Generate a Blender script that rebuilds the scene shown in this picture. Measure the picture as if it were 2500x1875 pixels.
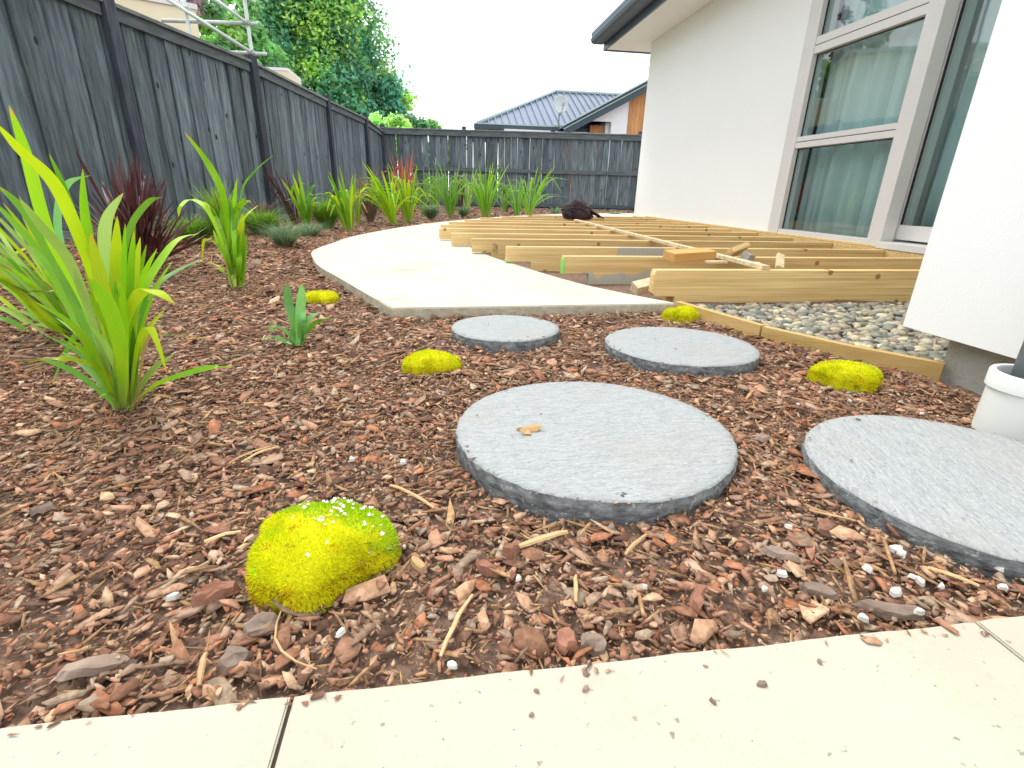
import bpy, bmesh, math, random
import numpy as np
from mathutils import Vector, Matrix, noise as mnoise
R = random.Random(7)
RNG = np.random.default_rng(11)
for o in list(bpy.data.objects): bpy.data.objects.remove(o)
S = bpy.context.scene
C = bpy.context.collection

# ------------------------------------------------------------------ camera
CAMH = .42
FPX = 1232.23
def _cam_rows():
    yaw, pitch, roll = math.radians(8.54660248), math.radians(20.89681404), math.radians(-1.37532287)
    cy, sy, cp, sp = math.cos(yaw), math.sin(yaw), math.cos(pitch), math.sin(pitch)
    f = np.array([sy*cp, cy*cp, -sp]); r = np.array([cy, -sy, 0.]); d = np.cross(f, r)
    cr, sr = math.cos(roll), math.sin(roll)
    return np.array([r*cr + d*sr, -r*sr + d*cr, f])
RM = _cam_rows()
cd = bpy.data.cameras.new('camera'); cam = bpy.data.objects.new('camera', cd); C.objects.link(cam)
cd.sensor_width = 36; cd.sensor_fit = 'HORIZONTAL'; cd.lens = 36*FPX/2500
cd.clip_start = .02; cd.clip_end = 2000
m = Matrix(((RM[0][0], -RM[1][0], -RM[2][0], 0), (RM[0][1], -RM[1][1], -RM[2][1], 0),
            (RM[0][2], -RM[1][2], -RM[2][2], CAMH), (0, 0, 0, 1)))
cam.matrix_world = m
S.camera = cam
def ray(px, py): return RM.T @ np.array([(px-1250)/FPX, (py-937.5)/FPX, 1.])
def gz(px, py, z=0.):
    d = ray(px, py); t = (z-CAMH)/d[2]; return Vector((d[0]*t, d[1]*t, z))
def at(px, py, Y):
    d = ray(px, py); t = Y/d[1]; return Vector((d[0]*t, Y, CAMH+d[2]*t))

# ------------------------------------------------------------------ world, sun, exposure
W = bpy.data.worlds.new('World'); S.world = W; W.use_nodes = True
nt = W.node_tree; nt.nodes.clear()
sky = nt.nodes.new('ShaderNodeTexSky'); sky.sky_type = 'NISHITA'; sky.sun_disc = False
SUN_EL, SUN_AZ = math.radians(58), math.radians(-35)       # azimuth from +Y towards +X
sky.sun_elevation = SUN_EL; sky.sun_rotation = SUN_AZ
sky.air_density = 1.; sky.dust_density = 3.
b1 = nt.nodes.new('ShaderNodeBackground'); b1.inputs[1].default_value = .05
b2 = nt.nodes.new('ShaderNodeBackground'); b2.inputs[0].default_value = (.97, .985, 1., 1); b2.inputs[1].default_value = 1.04
ad = nt.nodes.new('ShaderNodeAddShader'); wo = nt.nodes.new('ShaderNodeOutputWorld')
nt.links.new(sky.outputs[0], b1.inputs[0]); nt.links.new(b1.outputs[0], ad.inputs[0]); nt.links.new(b2.outputs[0], ad.inputs[1])
nt.links.new(ad.outputs[0], wo.inputs[0])
sd = bpy.data.lights.new('sun', 'SUN'); sd.energy = 1.05; sd.angle = math.radians(14); sd.color = (1., .97, .9)
sun = bpy.data.objects.new('sun', sd); C.objects.link(sun)
sv = Vector((math.sin(SUN_AZ)*math.cos(SUN_EL), math.cos(SUN_AZ)*math.cos(SUN_EL), math.sin(SUN_EL)))
sun.rotation_euler = sv.to_track_quat('Z', 'Y').to_euler()
S.view_settings.view_transform = 'Standard'; S.view_settings.look = 'None'
S.view_settings.exposure = .72; S.view_settings.gamma = 1
S.view_settings.use_curve_mapping = False
S.render.engine = 'CYCLES'
S.cycles.max_bounces = 6; S.cycles.transparent_max_bounces = 12

# ------------------------------------------------------------------ materials
def mat(name, col, rough=.7, var=None, scale=8, stretch=(1, 1, 1), bump=0, bscale=60, spec=.3, rand=0, contrast=(.35, .65),
        detail=6, subsurf=0, metal=0, attr=None, bdist=.01, extra=None):
    """procedural material: base colour varied by stretched noise, optional bump, per object value variation"""
    m = bpy.data.materials.new(name); m.use_nodes = True
    t = m.node_tree; n = t.nodes; l = t.links; p = n['Principled BSDF']
    p.inputs['Roughness'].default_value = rough; p.inputs['Metallic'].default_value = metal
    p.inputs['Specular IOR Level'].default_value = spec
    tc = n.new('ShaderNodeTexCoord'); mp = n.new('ShaderNodeMapping'); mp.inputs['Scale'].default_value = stretch
    l.new(tc.outputs['Object'], mp.inputs['Vector'])
    if rand:
        oi = n.new('ShaderNodeObjectInfo'); va = n.new('ShaderNodeVectorMath'); va.operation = 'ADD'
        sc = n.new('ShaderNodeVectorMath'); sc.operation = 'SCALE'; sc.inputs[0].default_value = (37., 91., 53.)
        l.new(oi.outputs['Random'], sc.inputs['Scale']); l.new(tc.outputs['Object'], va.inputs[0]); l.new(sc.outputs[0], va.inputs[1])
        l.new(va.outputs[0], mp.inputs['Vector'])
    nz = n.new('ShaderNodeTexNoise'); nz.inputs['Scale'].default_value = scale; nz.inputs['Detail'].default_value = detail
    l.new(mp.outputs[0], nz.inputs['Vector'])
    mr = n.new('ShaderNodeMapRange'); mr.inputs[1].default_value = contrast[0]; mr.inputs[2].default_value = contrast[1]
    l.new(nz.outputs[0], mr.inputs[0])
    mix = n.new('ShaderNodeMix'); mix.data_type = 'RGBA'; l.new(mr.outputs[0], mix.inputs[0])
    mix.inputs[6].default_value = (*col, 1); mix.inputs[7].default_value = (*(var or col), 1)
    out = mix.outputs[2]
    if attr:
        a = n.new('ShaderNodeAttribute'); a.attribute_name = attr
        mm = n.new('ShaderNodeMix'); mm.data_type = 'RGBA'; mm.blend_type = 'MULTIPLY'; mm.inputs[0].default_value = 1
        l.new(a.outputs['Color'], mm.inputs[6]); l.new(out, mm.inputs[7]); out = mm.outputs[2]
    if rand:
        hs = n.new('ShaderNodeHueSaturation'); r2 = n.new('ShaderNodeMapRange'); r2.inputs[3].default_value = 1-rand; r2.inputs[4].default_value = 1+rand
        l.new(oi.outputs['Random'], r2.inputs[0]); l.new(r2.outputs[0], hs.inputs['Value']); l.new(out, hs.inputs['Color']); out = hs.outputs[0]
    if extra: out = extra(n, l, tc, out)
    l.new(out, p.inputs['Base Color'])
    if bump:
        bn = n.new('ShaderNodeTexNoise'); bn.inputs['Scale'].default_value = bscale; bn.inputs['Detail'].default_value = 8
        l.new(mp.outputs[0], bn.inputs['Vector'])
        bp = n.new('ShaderNodeBump'); bp.inputs['Strength'].default_value = bump; bp.inputs['Distance'].default_value = bdist
        l.new(bn.outputs[0], bp.inputs['Height']); l.new(bp.outputs[0], p.inputs['Normal'])
    if subsurf:
        tr = n.new('ShaderNodeBsdfTranslucent'); l.new(out, tr.inputs[0])
        ms = n.new('ShaderNodeMixShader'); ms.inputs[0].default_value = subsurf
        l.new(p.outputs[0], ms.inputs[1]); l.new(tr.outputs[0], ms.inputs[2]); l.new(ms.outputs[0], n['Material Output'].inputs[0])
    return m
def specks(col, scale, thr, soft=.02, amt=1., stretch=None):
    """adds small dark specks or streaks of a given colour"""
    def f(n, l, tc, out):
        v = n.new('ShaderNodeTexNoise'); v.inputs['Scale'].default_value = scale; v.inputs['Detail'].default_value = 3
        if stretch:
            mp = n.new('ShaderNodeMapping'); mp.inputs['Scale'].default_value = stretch; l.new(tc.outputs['Object'], mp.inputs[0]); l.new(mp.outputs[0], v.inputs['Vector'])
        else: l.new(tc.outputs['Object'], v.inputs['Vector'])
        mr = n.new('ShaderNodeMapRange'); mr.inputs[1].default_value = thr; mr.inputs[2].default_value = thr+soft; mr.inputs[4].default_value = amt
        l.new(v.outputs[0], mr.inputs[0])
        mx = n.new('ShaderNodeMix'); mx.data_type = 'RGBA'; l.new(mr.outputs[0], mx.inputs[0]); l.new(out, mx.inputs[6]); mx.inputs[7].default_value = (*col, 1)
        return mx.outputs[2]
    return f
def chain(*fs):
    def f(n, l, tc, out):
        for g in fs: out = g(n, l, tc, out)
        return out
    return f
def knots(col, scale, size, stretch=(1, 1, 1)):
    def f(n, l, tc, out):
        mp = n.new('ShaderNodeMapping'); mp.inputs['Scale'].default_value = stretch
        oi = n.new('ShaderNodeObjectInfo'); va = n.new('ShaderNodeVectorMath'); va.operation = 'ADD'
        l.new(tc.outputs['Object'], va.inputs[0])
        sc = n.new('ShaderNodeVectorMath'); sc.operation = 'SCALE'; sc.inputs[0].default_value = (31., 0, 17.); l.new(oi.outputs['Random'], sc.inputs['Scale'])
        l.new(sc.outputs[0], va.inputs[1]); l.new(va.outputs[0], mp.inputs[0])
        mp.inputs['Rotation'].default_value = (math.pi/2, 0, 0); v = n.new('ShaderNodeTexVoronoi'); v.voronoi_dimensions = '2D'; v.inputs['Scale'].default_value = scale; l.new(mp.outputs[0], v.inputs['Vector'])
        mr = n.new('ShaderNodeMapRange'); mr.inputs[1].default_value = size; mr.inputs[2].default_value = size*.6
        l.new(v.outputs['Distance'], mr.inputs[0])
        mx = n.new('ShaderNodeMix'); mx.data_type = 'RGBA'; l.new(mr.outputs[0], mx.inputs[0]); l.new(out, mx.inputs[6]); mx.inputs[7].default_value = (*col, 1)
        return mx.outputs[2]
    return f
def cement_stain(x0, x1, ztop):
    """grey dried cement slurry with a ragged upper edge on a joist, in object space"""
    def f(n, l, tc, out):
        sx = n.new('ShaderNodeSeparateXYZ'); l.new(tc.outputs['Object'], sx.inputs[0])
        nz = n.new('ShaderNodeTexNoise'); nz.inputs['Scale'].default_value = 9; nz.inputs['Detail'].default_value = 8; l.new(tc.outputs['Object'], nz.inputs['Vector'])
        def M(op, a, b):
            q = n.new('ShaderNodeMath'); q.operation = op
            for i, v in enumerate((a, b)):
                if isinstance(v, (int, float)): q.inputs[i].default_value = v
                else: l.new(v, q.inputs[i])
            return q.outputs[0]
        n1 = M('MULTIPLY', M('SUBTRACT', nz.outputs[0], .5), .12)
        zz = M('ADD', sx.outputs[2], n1); xx = M('ADD', sx.outputs[0], M('MULTIPLY', n1, 3.))
        mk = M('MULTIPLY', M('LESS_THAN', zz, ztop), M('MULTIPLY', M('GREATER_THAN', xx, x0), M('LESS_THAN', xx, x1)))
        mx = n.new('ShaderNodeMix'); mx.data_type = 'RGBA'; l.new(M('MULTIPLY', mk, .85), mx.inputs[0]); l.new(out, mx.inputs[6]); mx.inputs[7].default_value = (.42, .43, .38, 1)
        return mx.outputs[2]
    return f

M_soil = mat('soil', (.13, .082, .058), .95, (.26, .17, .12), 60, bump=.8, bscale=160, bdist=.006)
M_ground = mat('ground_dirt', (.12, .10, .07), .95, (.2, .17, .12), 4)
M_chip = mat('bark', (1.1, 1.1, 1.1), .9, (.66, .63, .60), 130, attr='col', bump=.5, bscale=300, bdist=.002, spec=.15)
M_conc = mat('cream_concrete', (.46, .43, .335), .85, (.525, .495, .395), 3, bump=.25, bscale=220, bdist=.002, spec=.2,
             extra=chain(specks((.22, .17, .13), 105, .685, .04, .75), specks((.42, .38, .30), 11, .55, .2, .5), specks((.40, .36, .30), 160, .60, .1, .35), specks((.16, .12, .10), 30, .755, .01, .7)))
M_conc2 = mat('pale_concrete', (.53, .50, .41), .85, (.61, .58, .485), 3, bump=.2, bscale=150, bdist=.002, spec=.2,
              extra=chain(specks((.42, .36, .26), 4, .56, .16, .6, (1, 3, 1)), specks((.36, .30, .21), 22, .66, .06, .5, (1, 3, 1)), specks((.4, .35, .27), 50, .74, .02, .5)))
M_conc_edge = mat('concrete_edge', (.42, .38, .28), .9, (.55, .50, .38), 30, bump=.6, bscale=70)
M_joint = mat('joint', (.035, .026, .022), .95, (.07, .05, .04), 80)
M_dsoil = mat('dark_soil', (.05, .034, .024), .95, (.10, .07, .05), 30, bump=.6, bscale=60)  # darker soil tone for the ground below the joists
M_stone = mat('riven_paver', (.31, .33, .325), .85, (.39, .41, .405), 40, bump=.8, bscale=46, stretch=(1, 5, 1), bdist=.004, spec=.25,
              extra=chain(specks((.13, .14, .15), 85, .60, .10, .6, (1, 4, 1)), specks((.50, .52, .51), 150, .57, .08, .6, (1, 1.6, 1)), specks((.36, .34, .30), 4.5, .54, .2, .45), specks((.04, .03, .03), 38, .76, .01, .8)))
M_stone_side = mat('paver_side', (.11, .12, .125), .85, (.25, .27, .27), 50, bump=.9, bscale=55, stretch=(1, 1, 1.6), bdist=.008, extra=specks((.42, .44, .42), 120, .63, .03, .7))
M_fence = mat('stained_paling', (.068, .090, .102), .8, (.185, .225, .240), 6, stretch=(6, 6, .55), bump=.5, bscale=14, rand=.32, spec=.25, bdist=.004, contrast=(.32, .72),
              extra=chain(knots((.015, .017, .02), 1.9, .042, (1.2, 1.2, .7)), specks((.03, .036, .043), 3.2, .52, .16, .75, (3, 3, .45)), specks((.28, .27, .24), 9, .67, .07, .6, (10, 10, .5)), specks((.45, .47, .45), 48, .80, .01, .5)))
M_post = mat('stained_post', (.032, .038, .050), .8, (.065, .075, .092), 9, stretch=(5, 5, .6), bump=.4, bscale=15, rand=.2)
M_rail = mat('stained_rail', (.07, .082, .090), .8, (.12, .14, .145), 8, stretch=(.7, .7, 5), bump=.4, bscale=15, rand=.15)
M_cap = mat('weathered_cap', (.12, .14, .14), .8, (.21, .235, .22), 9, stretch=(1, 1, 4), bump=.4, bscale=20, rand=.15)
def pine(name, extra=None, c1=(.64, .43, .175), c2=(.80, .60, .285)):
    ex = [specks((.50, .33, .14), 6, .53, .10, .5, (.3, 9, 22)), specks((.40, .24, .10), 9, .62, .04, .45, (.22, 12, 26)), knots((.34, .18, .07), 3.6, .055, (1, 1, 1)), specks((.12, .07, .04), 60, .775, .01, .7)]
    if extra: ex.append(extra)
    return mat(name, c1, .65, c2, 5, stretch=(.35, 8, 14), bump=.15, bscale=40, rand=.10, spec=.25, bdist=.002, extra=chain(*ex))
M_pine = pine('treated_pine')
M_pine_grey = pine('pine_with_slurry', cement_stain(.10, .80, .055))
M_pine_grey2 = pine('pine_with_slurry_far', cement_stain(.62, .98, .2))
M_pine_or = pine('orange_pine', None, (.60, .32, .09), (.70, .42, .15))
M_pine_end = mat('pine_end_grain', (.72, .62, .42), .8, (.6, .45, .25), 40, bump=.3)
M_edge = mat('edging_timber', (.50, .33, .11), .75, (.60, .42, .17), 6, stretch=(.8, 1, 5), bump=.2, bscale=40, rand=.06)
M_green_paint = mat('green_end_seal', (.22, .62, .12), .6, (.35, .70, .20), 20)
M_plaster = mat('white_plaster', (.87, .89, .875), .9, (.885, .90, .885), 2, bump=.22, bscale=170, bdist=.002, spec=.15)
M_soffit = mat('painted_soffit', (.82, .84, .81), .8, (.84, .86, .83), 2)
M_plinth = mat('grey_foundation', (.33, .33, .28), .9, (.42, .41, .36), 8, bump=.5, bscale=60, extra=specks((.2, .17, .13), 30, .62, .08, .6))
M_gutter = mat('blue_grey_steel', (.075, .10, .14), .35, (.09, .12, .16), 3, spec=.5)
M_alu = mat('taupe_aluminium', (.67, .655, .63), .4, (.70, .685, .66), 3, spec=.5)
M_gasket = mat('black_gasket', (.02, .02, .025), .6)
M_curtain = mat('teal_curtain', (.60, .68, .67), .9, (.68, .76, .74), 2, stretch=(1, 1, .1))
M_dark = mat('dark_interior', (.05, .055, .06), .9)
M_floor_in = mat('interior_floor', (.2, .16, .13), .6)
M_pvc = mat('white_pvc', (.78, .82, .78), .4, (.74, .78, .74), 6, spec=.5)
M_pvc_grey = mat('grey_downpipe', (.30, .33, .36), .45, (.33, .36, .39), 5, spec=.4)
M_bag = mat('dark_brown_fabric', (.035, .024, .03), .9, (.075, .055, .062), 14, bump=.5, bscale=60)
M_strap = mat('black_webbing', (.012, .012, .018), .7, (.03, .03, .04), 40)
M_fur = mat('fluffy_trim', (.35, .27, .18), .95, (.22, .16, .10), 30)
M_wall_far = mat('white_render_far', (.80, .79, .82), .9, (.82, .82, .84), 1)
M_cedar = mat('cedar_board', (.46, .20, .075), .7, (.60, .30, .13), 8, stretch=(4, 4, .5), rand=.14)
M_roof = mat('blue_grey_roof', (.16, .20, .27), .4, (.18, .225, .30), 1, spec=.5)
M_roof_dk = mat('dark_fascia', (.05, .075, .095), .5, (.06, .085, .105), 1)
M_flash = mat('pale_flashing', (.42, .52, .50), .4)
M_dish = mat('dish_grey', (.50, .54, .55), .5)
M_metal = mat('galvanised', (.34, .36, .36), .4, metal=.3)
M_scaf = mat('scaffold_tube', (.48, .54, .50), .45, (.58, .64, .58), 8, metal=.2)
M_cream = mat('cream_wall', (.78, .68, .47), .9, (.82, .72, .52), 2)
def veins(n, l, tc, out):
    a = n.new('ShaderNodeAttribute'); a.attribute_name = 'across'
    w = n.new('ShaderNodeMath'); w.operation = 'MULTIPLY'; w.inputs[1].default_value = 17.; l.new(a.outputs['Fac'], w.inputs[0])
    sn = n.new('ShaderNodeMath'); sn.operation = 'SINE'; l.new(w.outputs[0], sn.inputs[0])
    mr = n.new('ShaderNodeMapRange'); mr.inputs[1].default_value = -1; mr.inputs[2].default_value = 1; mr.inputs[3].default_value = .94; mr.inputs[4].default_value = 1.03
    l.new(sn.outputs[0], mr.inputs[0]); hs = n.new('ShaderNodeHueSaturation'); l.new(mr.outputs[0], hs.inputs['Value']); l.new(out, hs.inputs['Color'])
    return hs.outputs[0]
def leafmat(name, c1, c2, tipc=None, sub=.35, rand=.22, rough=.45, basec=(.42, .50, .10)):
    ex = veins
    if tipc:
        def ex(n, l, tc, out):
            a = n.new('ShaderNodeAttribute'); a.attribute_name = 'along'
            nz = n.new('ShaderNodeTexNoise'); nz.inputs['Scale'].default_value = 25; l.new(tc.outputs['Object'], nz.inputs['Vector'])
            q = n.new('ShaderNodeMath'); q.operation = 'ADD'; l.new(a.outputs['Fac'], q.inputs[0])
            q2 = n.new('ShaderNodeMath'); q2.operation = 'MULTIPLY_ADD'; q2.inputs[1].default_value = .3; q2.inputs[2].default_value = -.15
            l.new(nz.outputs[0], q2.inputs[0]); l.new(q2.outputs[0], q.inputs[1])
            mr = n.new('ShaderNodeMapRange'); mr.inputs[1].default_value = .90; mr.inputs[2].default_value = 1.06; l.new(q.outputs[0], mr.inputs[0])
            mx = n.new('ShaderNodeMix'); mx.data_type = 'RGBA'; l.new(mr.outputs[0], mx.inputs[0]); l.new(out, mx.inputs[6]); mx.inputs[7].default_value = (*tipc, 1)
            mr2 = n.new('ShaderNodeMapRange'); mr2.inputs[1].default_value = .22; mr2.inputs[2].default_value = .0; l.new(a.outputs['Fac'], mr2.inputs[0])
            mx2 = n.new('ShaderNodeMix'); mx2.data_type = 'RGBA'; l.new(mr2.outputs[0], mx2.inputs[0]); l.new(mx.outputs[2], mx2.inputs[6]); mx2.inputs[7].default_value = (*basec, 1)
            return veins(n, l, tc, mx2.outputs[2])
    return mat(name, c1, rough, c2, 3, stretch=(3, 3, 1), subsurf=sub, rand=rand, extra=ex, spec=.35)
M_leafA = leafmat('lime_leaf', (.20, .50, .010), (.38, .64, .014), (.70, .42, .03))
M_leafY = leafmat('yellow_leaf', (.38, .58, .010), (.54, .66, .016), (.75, .34, .03))
M_leafG = leafmat('mid_green_leaf', (.10, .33, .018), (.20, .43, .03), (.55, .45, .05))
M_leafP = leafmat('pale_back_leaf', (.36, .60, .10), (.48, .68, .16), (.6, .45, .1))
M_leafB = leafmat('blue_green_leaf', (.14, .42, .10), (.24, .52, .14), None)
M_leafF = leafmat('far_green_leaf', (.15, .34, .05), (.27, .46, .09), (.5, .42, .08))
M_leafR = leafmat('burgundy_leaf', (.085, .028, .030), (.13, .05, .045), (.30, .14, .10), sub=.2, basec=(.10, .035, .03))
M_leafR2 = leafmat('coral_leaf', (.46, .12, .09), (.58, .22, .13), (.5, .15, .1), sub=.3, basec=(.4, .2, .08))
M_dry = leafmat('dry_leaf', (.50, .30, .12), (.62, .40, .18), None, sub=.2)
M_fescue = mat('blue_fescue', (.14, .30, .17), .7, (.30, .40, .22), 12, subsurf=.3, attr='col')
M_grass = mat('fine_green_grass', (.15, .38, .03), .7, (.30, .5, .06), 12, subsurf=.3, attr='col')
M_tuft = mat('dry_grass', (.24, .19, .12), .8, (.34, .28, .2), 12, subsurf=.2, attr='col')
M_moss = mat('yellow_moss', (.74, .77, .004), .9, (.80, .80, .006), 8, subsurf=.12, attr='col')
M_mossb = mat('moss_cushion', (.62, .60, .004), .95, (.70, .66, .006), 20, bump=.7, bscale=150, bdist=.004, extra=specks((.20, .12, .01), 60, .62, .06, .7))
M_flower = mat('white_petals', (.85, .85, .80), .7)
M_tree = mat('tree_leaves', (.21, .47, .20), .6, (.31, .57, .23), 1.2, subsurf=.4, attr='col')
M_bark = mat('tree_bark', (.10, .07, .05), .9, (.16, .12, .09), 8, bump=.5)
M_pebble = mat('river_pebble', (.98, .95, .86), .6, (.75, .72, .64), 50, attr='col', spec=.3)
M_shell = mat('white_stone_chip', (.74, .74, .68), .7, (.6, .58, .5), 60, rand=.1)
M_stick = mat('pale_splinter', (.52, .33, .16), .8, (.62, .42, .22), 20, rand=.2, stretch=(.4, 6, 6), bump=.3)
M_barkred = mat('red_bark_chunk', (.28, .12, .075), .85, (.36, .18, .12), 30, rand=.2, bump=.5, bscale=120, bdist=.003)
M_barkgrey = mat('grey_bark_chunk', (.20, .145, .11), .9, (.32, .24, .19), 30, rand=.2, bump=.7, bscale=110, bdist=.003)

# ------------------------------------------------------------------ mesh helpers
def link(name, me, material=None, parent=None, smooth=False):
    o = bpy.data.objects.new(name, me); C.objects.link(o)
    if material and not me.materials: me.materials.append(material)
    if parent: o.parent = parent
    if smooth:
        me.polygons.foreach_set('use_smooth', [True]*len(me.polygons))
    return o
def mesh(name, v, f, material=None, parent=None, smooth=False):
    me = bpy.data.meshes.new(name); me.from_pydata([tuple(p) for p in v], [], f); me.update()
    return link(name, me, material, parent, smooth)
def tag(o, label=None, cat=None, group=None, kind=None):
    if label: o['label'] = label
    if cat: o['category'] = cat
    if group: o['group'] = group
    if kind: o['kind'] = kind
    return o
def empty(name, loc=(0, 0, 0), label=None, cat=None, group=None, rz=0):
    o = bpy.data.objects.new(name, None); C.objects.link(o); o.location = loc; o.rotation_euler = (0, 0, rz); o.empty_display_size = .1
    return tag(o, label, cat, group)
BOXF = [(0, 3, 2, 1), (4, 5, 6, 7), (0, 1, 5, 4), (1, 2, 6, 5), (2, 3, 7, 6), (3, 0, 4, 7)]
def boxv(x0, x1, y0, y1, z0, z1):
    return [(x0, y0, z0), (x1, y0, z0), (x1, y1, z0), (x0, y1, z0), (x0, y0, z1), (x1, y0, z1), (x1, y1, z1), (x0, y1, z1)]
def box(name, x0, x1, y0, y1, z0, z1, material, parent=None, bevel=0):
    me = bpy.data.meshes.new(name); bm = bmesh.new()
    vs = [bm.verts.new(p) for p in boxv(x0, x1, y0, y1, z0, z1)]
    for f in BOXF: bm.faces.new([vs[i] for i in f])
    if bevel: bmesh.ops.bevel(bm, geom=list(bm.edges), offset=bevel, segments=2, profile=.6, affect='EDGES')
    bm.normal_update(); bm.to_mesh(me); bm.free()
    return link(name, me, material, parent)
def prism(name, pts, z0, z1, material, parent=None, bevel=0, sidemat=None):
    """vertical prism over an xy outline (counter clockwise)"""
    me = bpy.data.meshes.new(name); bm = bmesh.new()
    b = [bm.verts.new((p[0], p[1], z0)) for p in pts]; t = [bm.verts.new((p[0], p[1], z1)) for p in pts]
    n = len(pts); top = bm.faces.new(t); bm.faces.new(b[::-1])
    for i in range(n):
        f = bm.faces.new((b[i], b[(i+1) % n], t[(i+1) % n], t[i]))
        if sidemat: f.material_index = 1
    if bevel: bmesh.ops.bevel(bm, geom=list(top.edges), offset=bevel, segments=2, affect='EDGES')
    bm.normal_update(); bm.to_mesh(me); bm.free()
    me.materials.append(material)
    if sidemat: me.materials.append(sidemat)
    return link(name, me, None, parent)
def prism_y(name, pts, y0, y1, material, parent=None):
    """prism over an xz outline, extruded along y"""
    n = len(pts); v = [(p[0], y0, p[1]) for p in pts]+[(p[0], y1, p[1]) for p in pts]
    f = [tuple(range(n)), tuple(range(2*n-1, n-1, -1))]+[(i, i+n, (i+1) % n+n, (i+1) % n) for i in range(n)]
    o = mesh(name, v, f, material, parent)
    bm = bmesh.new(); bm.from_mesh(o.data); bmesh.ops.recalc_face_normals(bm, faces=bm.faces); bm.to_mesh(o.data); bm.free()
    return o
def tube(name, pts, r, material, parent=None, seg=8, taper=None):
    v, f = [], []; n = len(pts); pts = [Vector(p) for p in pts]
    for i, p in enumerate(pts):
        d = (pts[min(i+1, n-1)]-pts[max(i-1, 0)]).normalized(); a = d.orthogonal().normalized() if i == 0 else (a-d*a.dot(d)).normalized(); b = d.cross(a)
        rr = r*(taper[i] if taper else 1)
        for k in range(seg): t = 2*math.pi*k/seg; v.append(p+(a*math.cos(t)+b*math.sin(t))*rr)
    for i in range(n-1):
        for k in range(seg): f.append((i*seg+k, i*seg+(k+1) % seg, (i+1)*seg+(k+1) % seg, (i+1)*seg+k))
    f.append(tuple(range(seg))[::-1]); f.append(tuple((n-1)*seg+k for k in range(seg)))
    return mesh(name, v, f, material, parent, True)
def fast_mesh(name, verts, loops, sizes, material, parent=None, facecol=None, pointcol=None, smooth=False):
    me = bpy.data.meshes.new(name); me.vertices.add(len(verts)); me.vertices.foreach_set('co', np.ascontiguousarray(verts, dtype=np.float32).ravel())
    me.loops.add(len(loops)); me.loops.foreach_set('vertex_index', np.ascontiguousarray(loops, dtype=np.int32))
    st = np.concatenate([[0], np.cumsum(sizes)[:-1]]).astype(np.int32)
    me.polygons.add(len(sizes)); me.polygons.foreach_set('loop_start', st); me.polygons.foreach_set('loop_total', np.asarray(sizes, dtype=np.int32))
    if smooth: me.polygons.foreach_set('use_smooth', np.ones(len(sizes), dtype=bool))
    me.update(calc_edges=True); me.validate()
    for c, dom in ((facecol, 'FACE'), (pointcol, 'POINT')):
        if c is not None:
            a = me.attributes.new('col', 'FLOAT_COLOR', dom)
            cc = np.ones((len(c), 4), dtype=np.float32); cc[:, :3] = c; a.data.foreach_set('color', cc.ravel())
    return link(name, me, material, parent)

# ------------------------------------------------------------------ ground
def hg(x, y):
    return .004*np.sin(5.1*x+1.3)*np.cos(4.3*y)+.003*np.sin(11*x+7*y)+.0025*np.sin(17*y-9*x+2)-.002
ground = mesh('ground', [(-600, -600, -.12), (600, -600, -.12), (600, 900, -.12), (-600, 900, -.12)], [(0, 1, 2, 3)], M_ground)
tag(ground, kind='structure')

OUT = [tuple(gz(*q, .038))[:2] for q in ((957, 752), (887, 713), (822, 675), (782, 652), (766, 634), (764, 612))]+[(-.755, 3.95), (-.70, 4.50), (-.55, 5.12), (-.38, 5.68), (-.03, 6.55), (.30, 7.2), (.75, 7.95), (1.5, 9.05), (2.4, 9.95), (3.4, 10.6), (5.4, 11.2)]
INN = [(.895, 1.785), (.74, 2.02), (.61, 2.28), (.46, 2.74), (.33, 3.2), (.24, 3.7), (.20, 4.2), (.26, 4.8), (.42, 5.4), (.7, 6.1), (1.1, 6.8), (1.7, 7.5), (2.4, 8.1), (3.3, 8.5), (5.4, 8.8)]
def smooth_line(p, n=6):
    o = []
    for i in range(len(p)-1):
        p0, p1, p2, p3 = p[max(i-1, 0)], p[i], p[i+1], p[min(i+2, len(p)-1)]
        for k in range(n):
            t = k/n
            o.append(tuple(.5*(2*p1[j]+(p2[j]-p0[j])*t+(2*p0[j]-5*p1[j]+4*p2[j]-p3[j])*t*t+(3*p1[j]-p0[j]-3*p2[j]+p3[j])*t**3) for j in range(len(p1))))
    return o+[p[-1]]
outl, innl = smooth_line(OUT[1:]), smooth_line(INN)
outl = [OUT[0]]+outl
SLAB = innl[::-1]+outl
# correct winding is ccw: inner edge backwards then outer edge forwards runs clockwise
def area(p): return sum(p[i][0]*p[(i+1) % len(p)][1]-p[(i+1) % len(p)][0]*p[i][1] for i in range(len(p)))/2
if area(SLAB) < 0: SLAB = SLAB[::-1]
slab = prism('curved_path', SLAB, -.10, .038, M_conc2, sidemat=M_conc_edge, bevel=.004); tag(slab, kind='structure')

def in_poly(x, y, poly):
    x = np.asarray(x); y = np.asarray(y); ins = np.zeros(x.shape, bool); n = len(poly)
    for i in range(n):
        x1, y1 = poly[i]; x2, y2 = poly[(i+1) % n]
        if y1 == y2: continue
        c = ((y1 > y) != (y2 > y)) & (x < (x2-x1)*(y-y1)/(y2-y1)+x1); ins ^= c
    return ins
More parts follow.
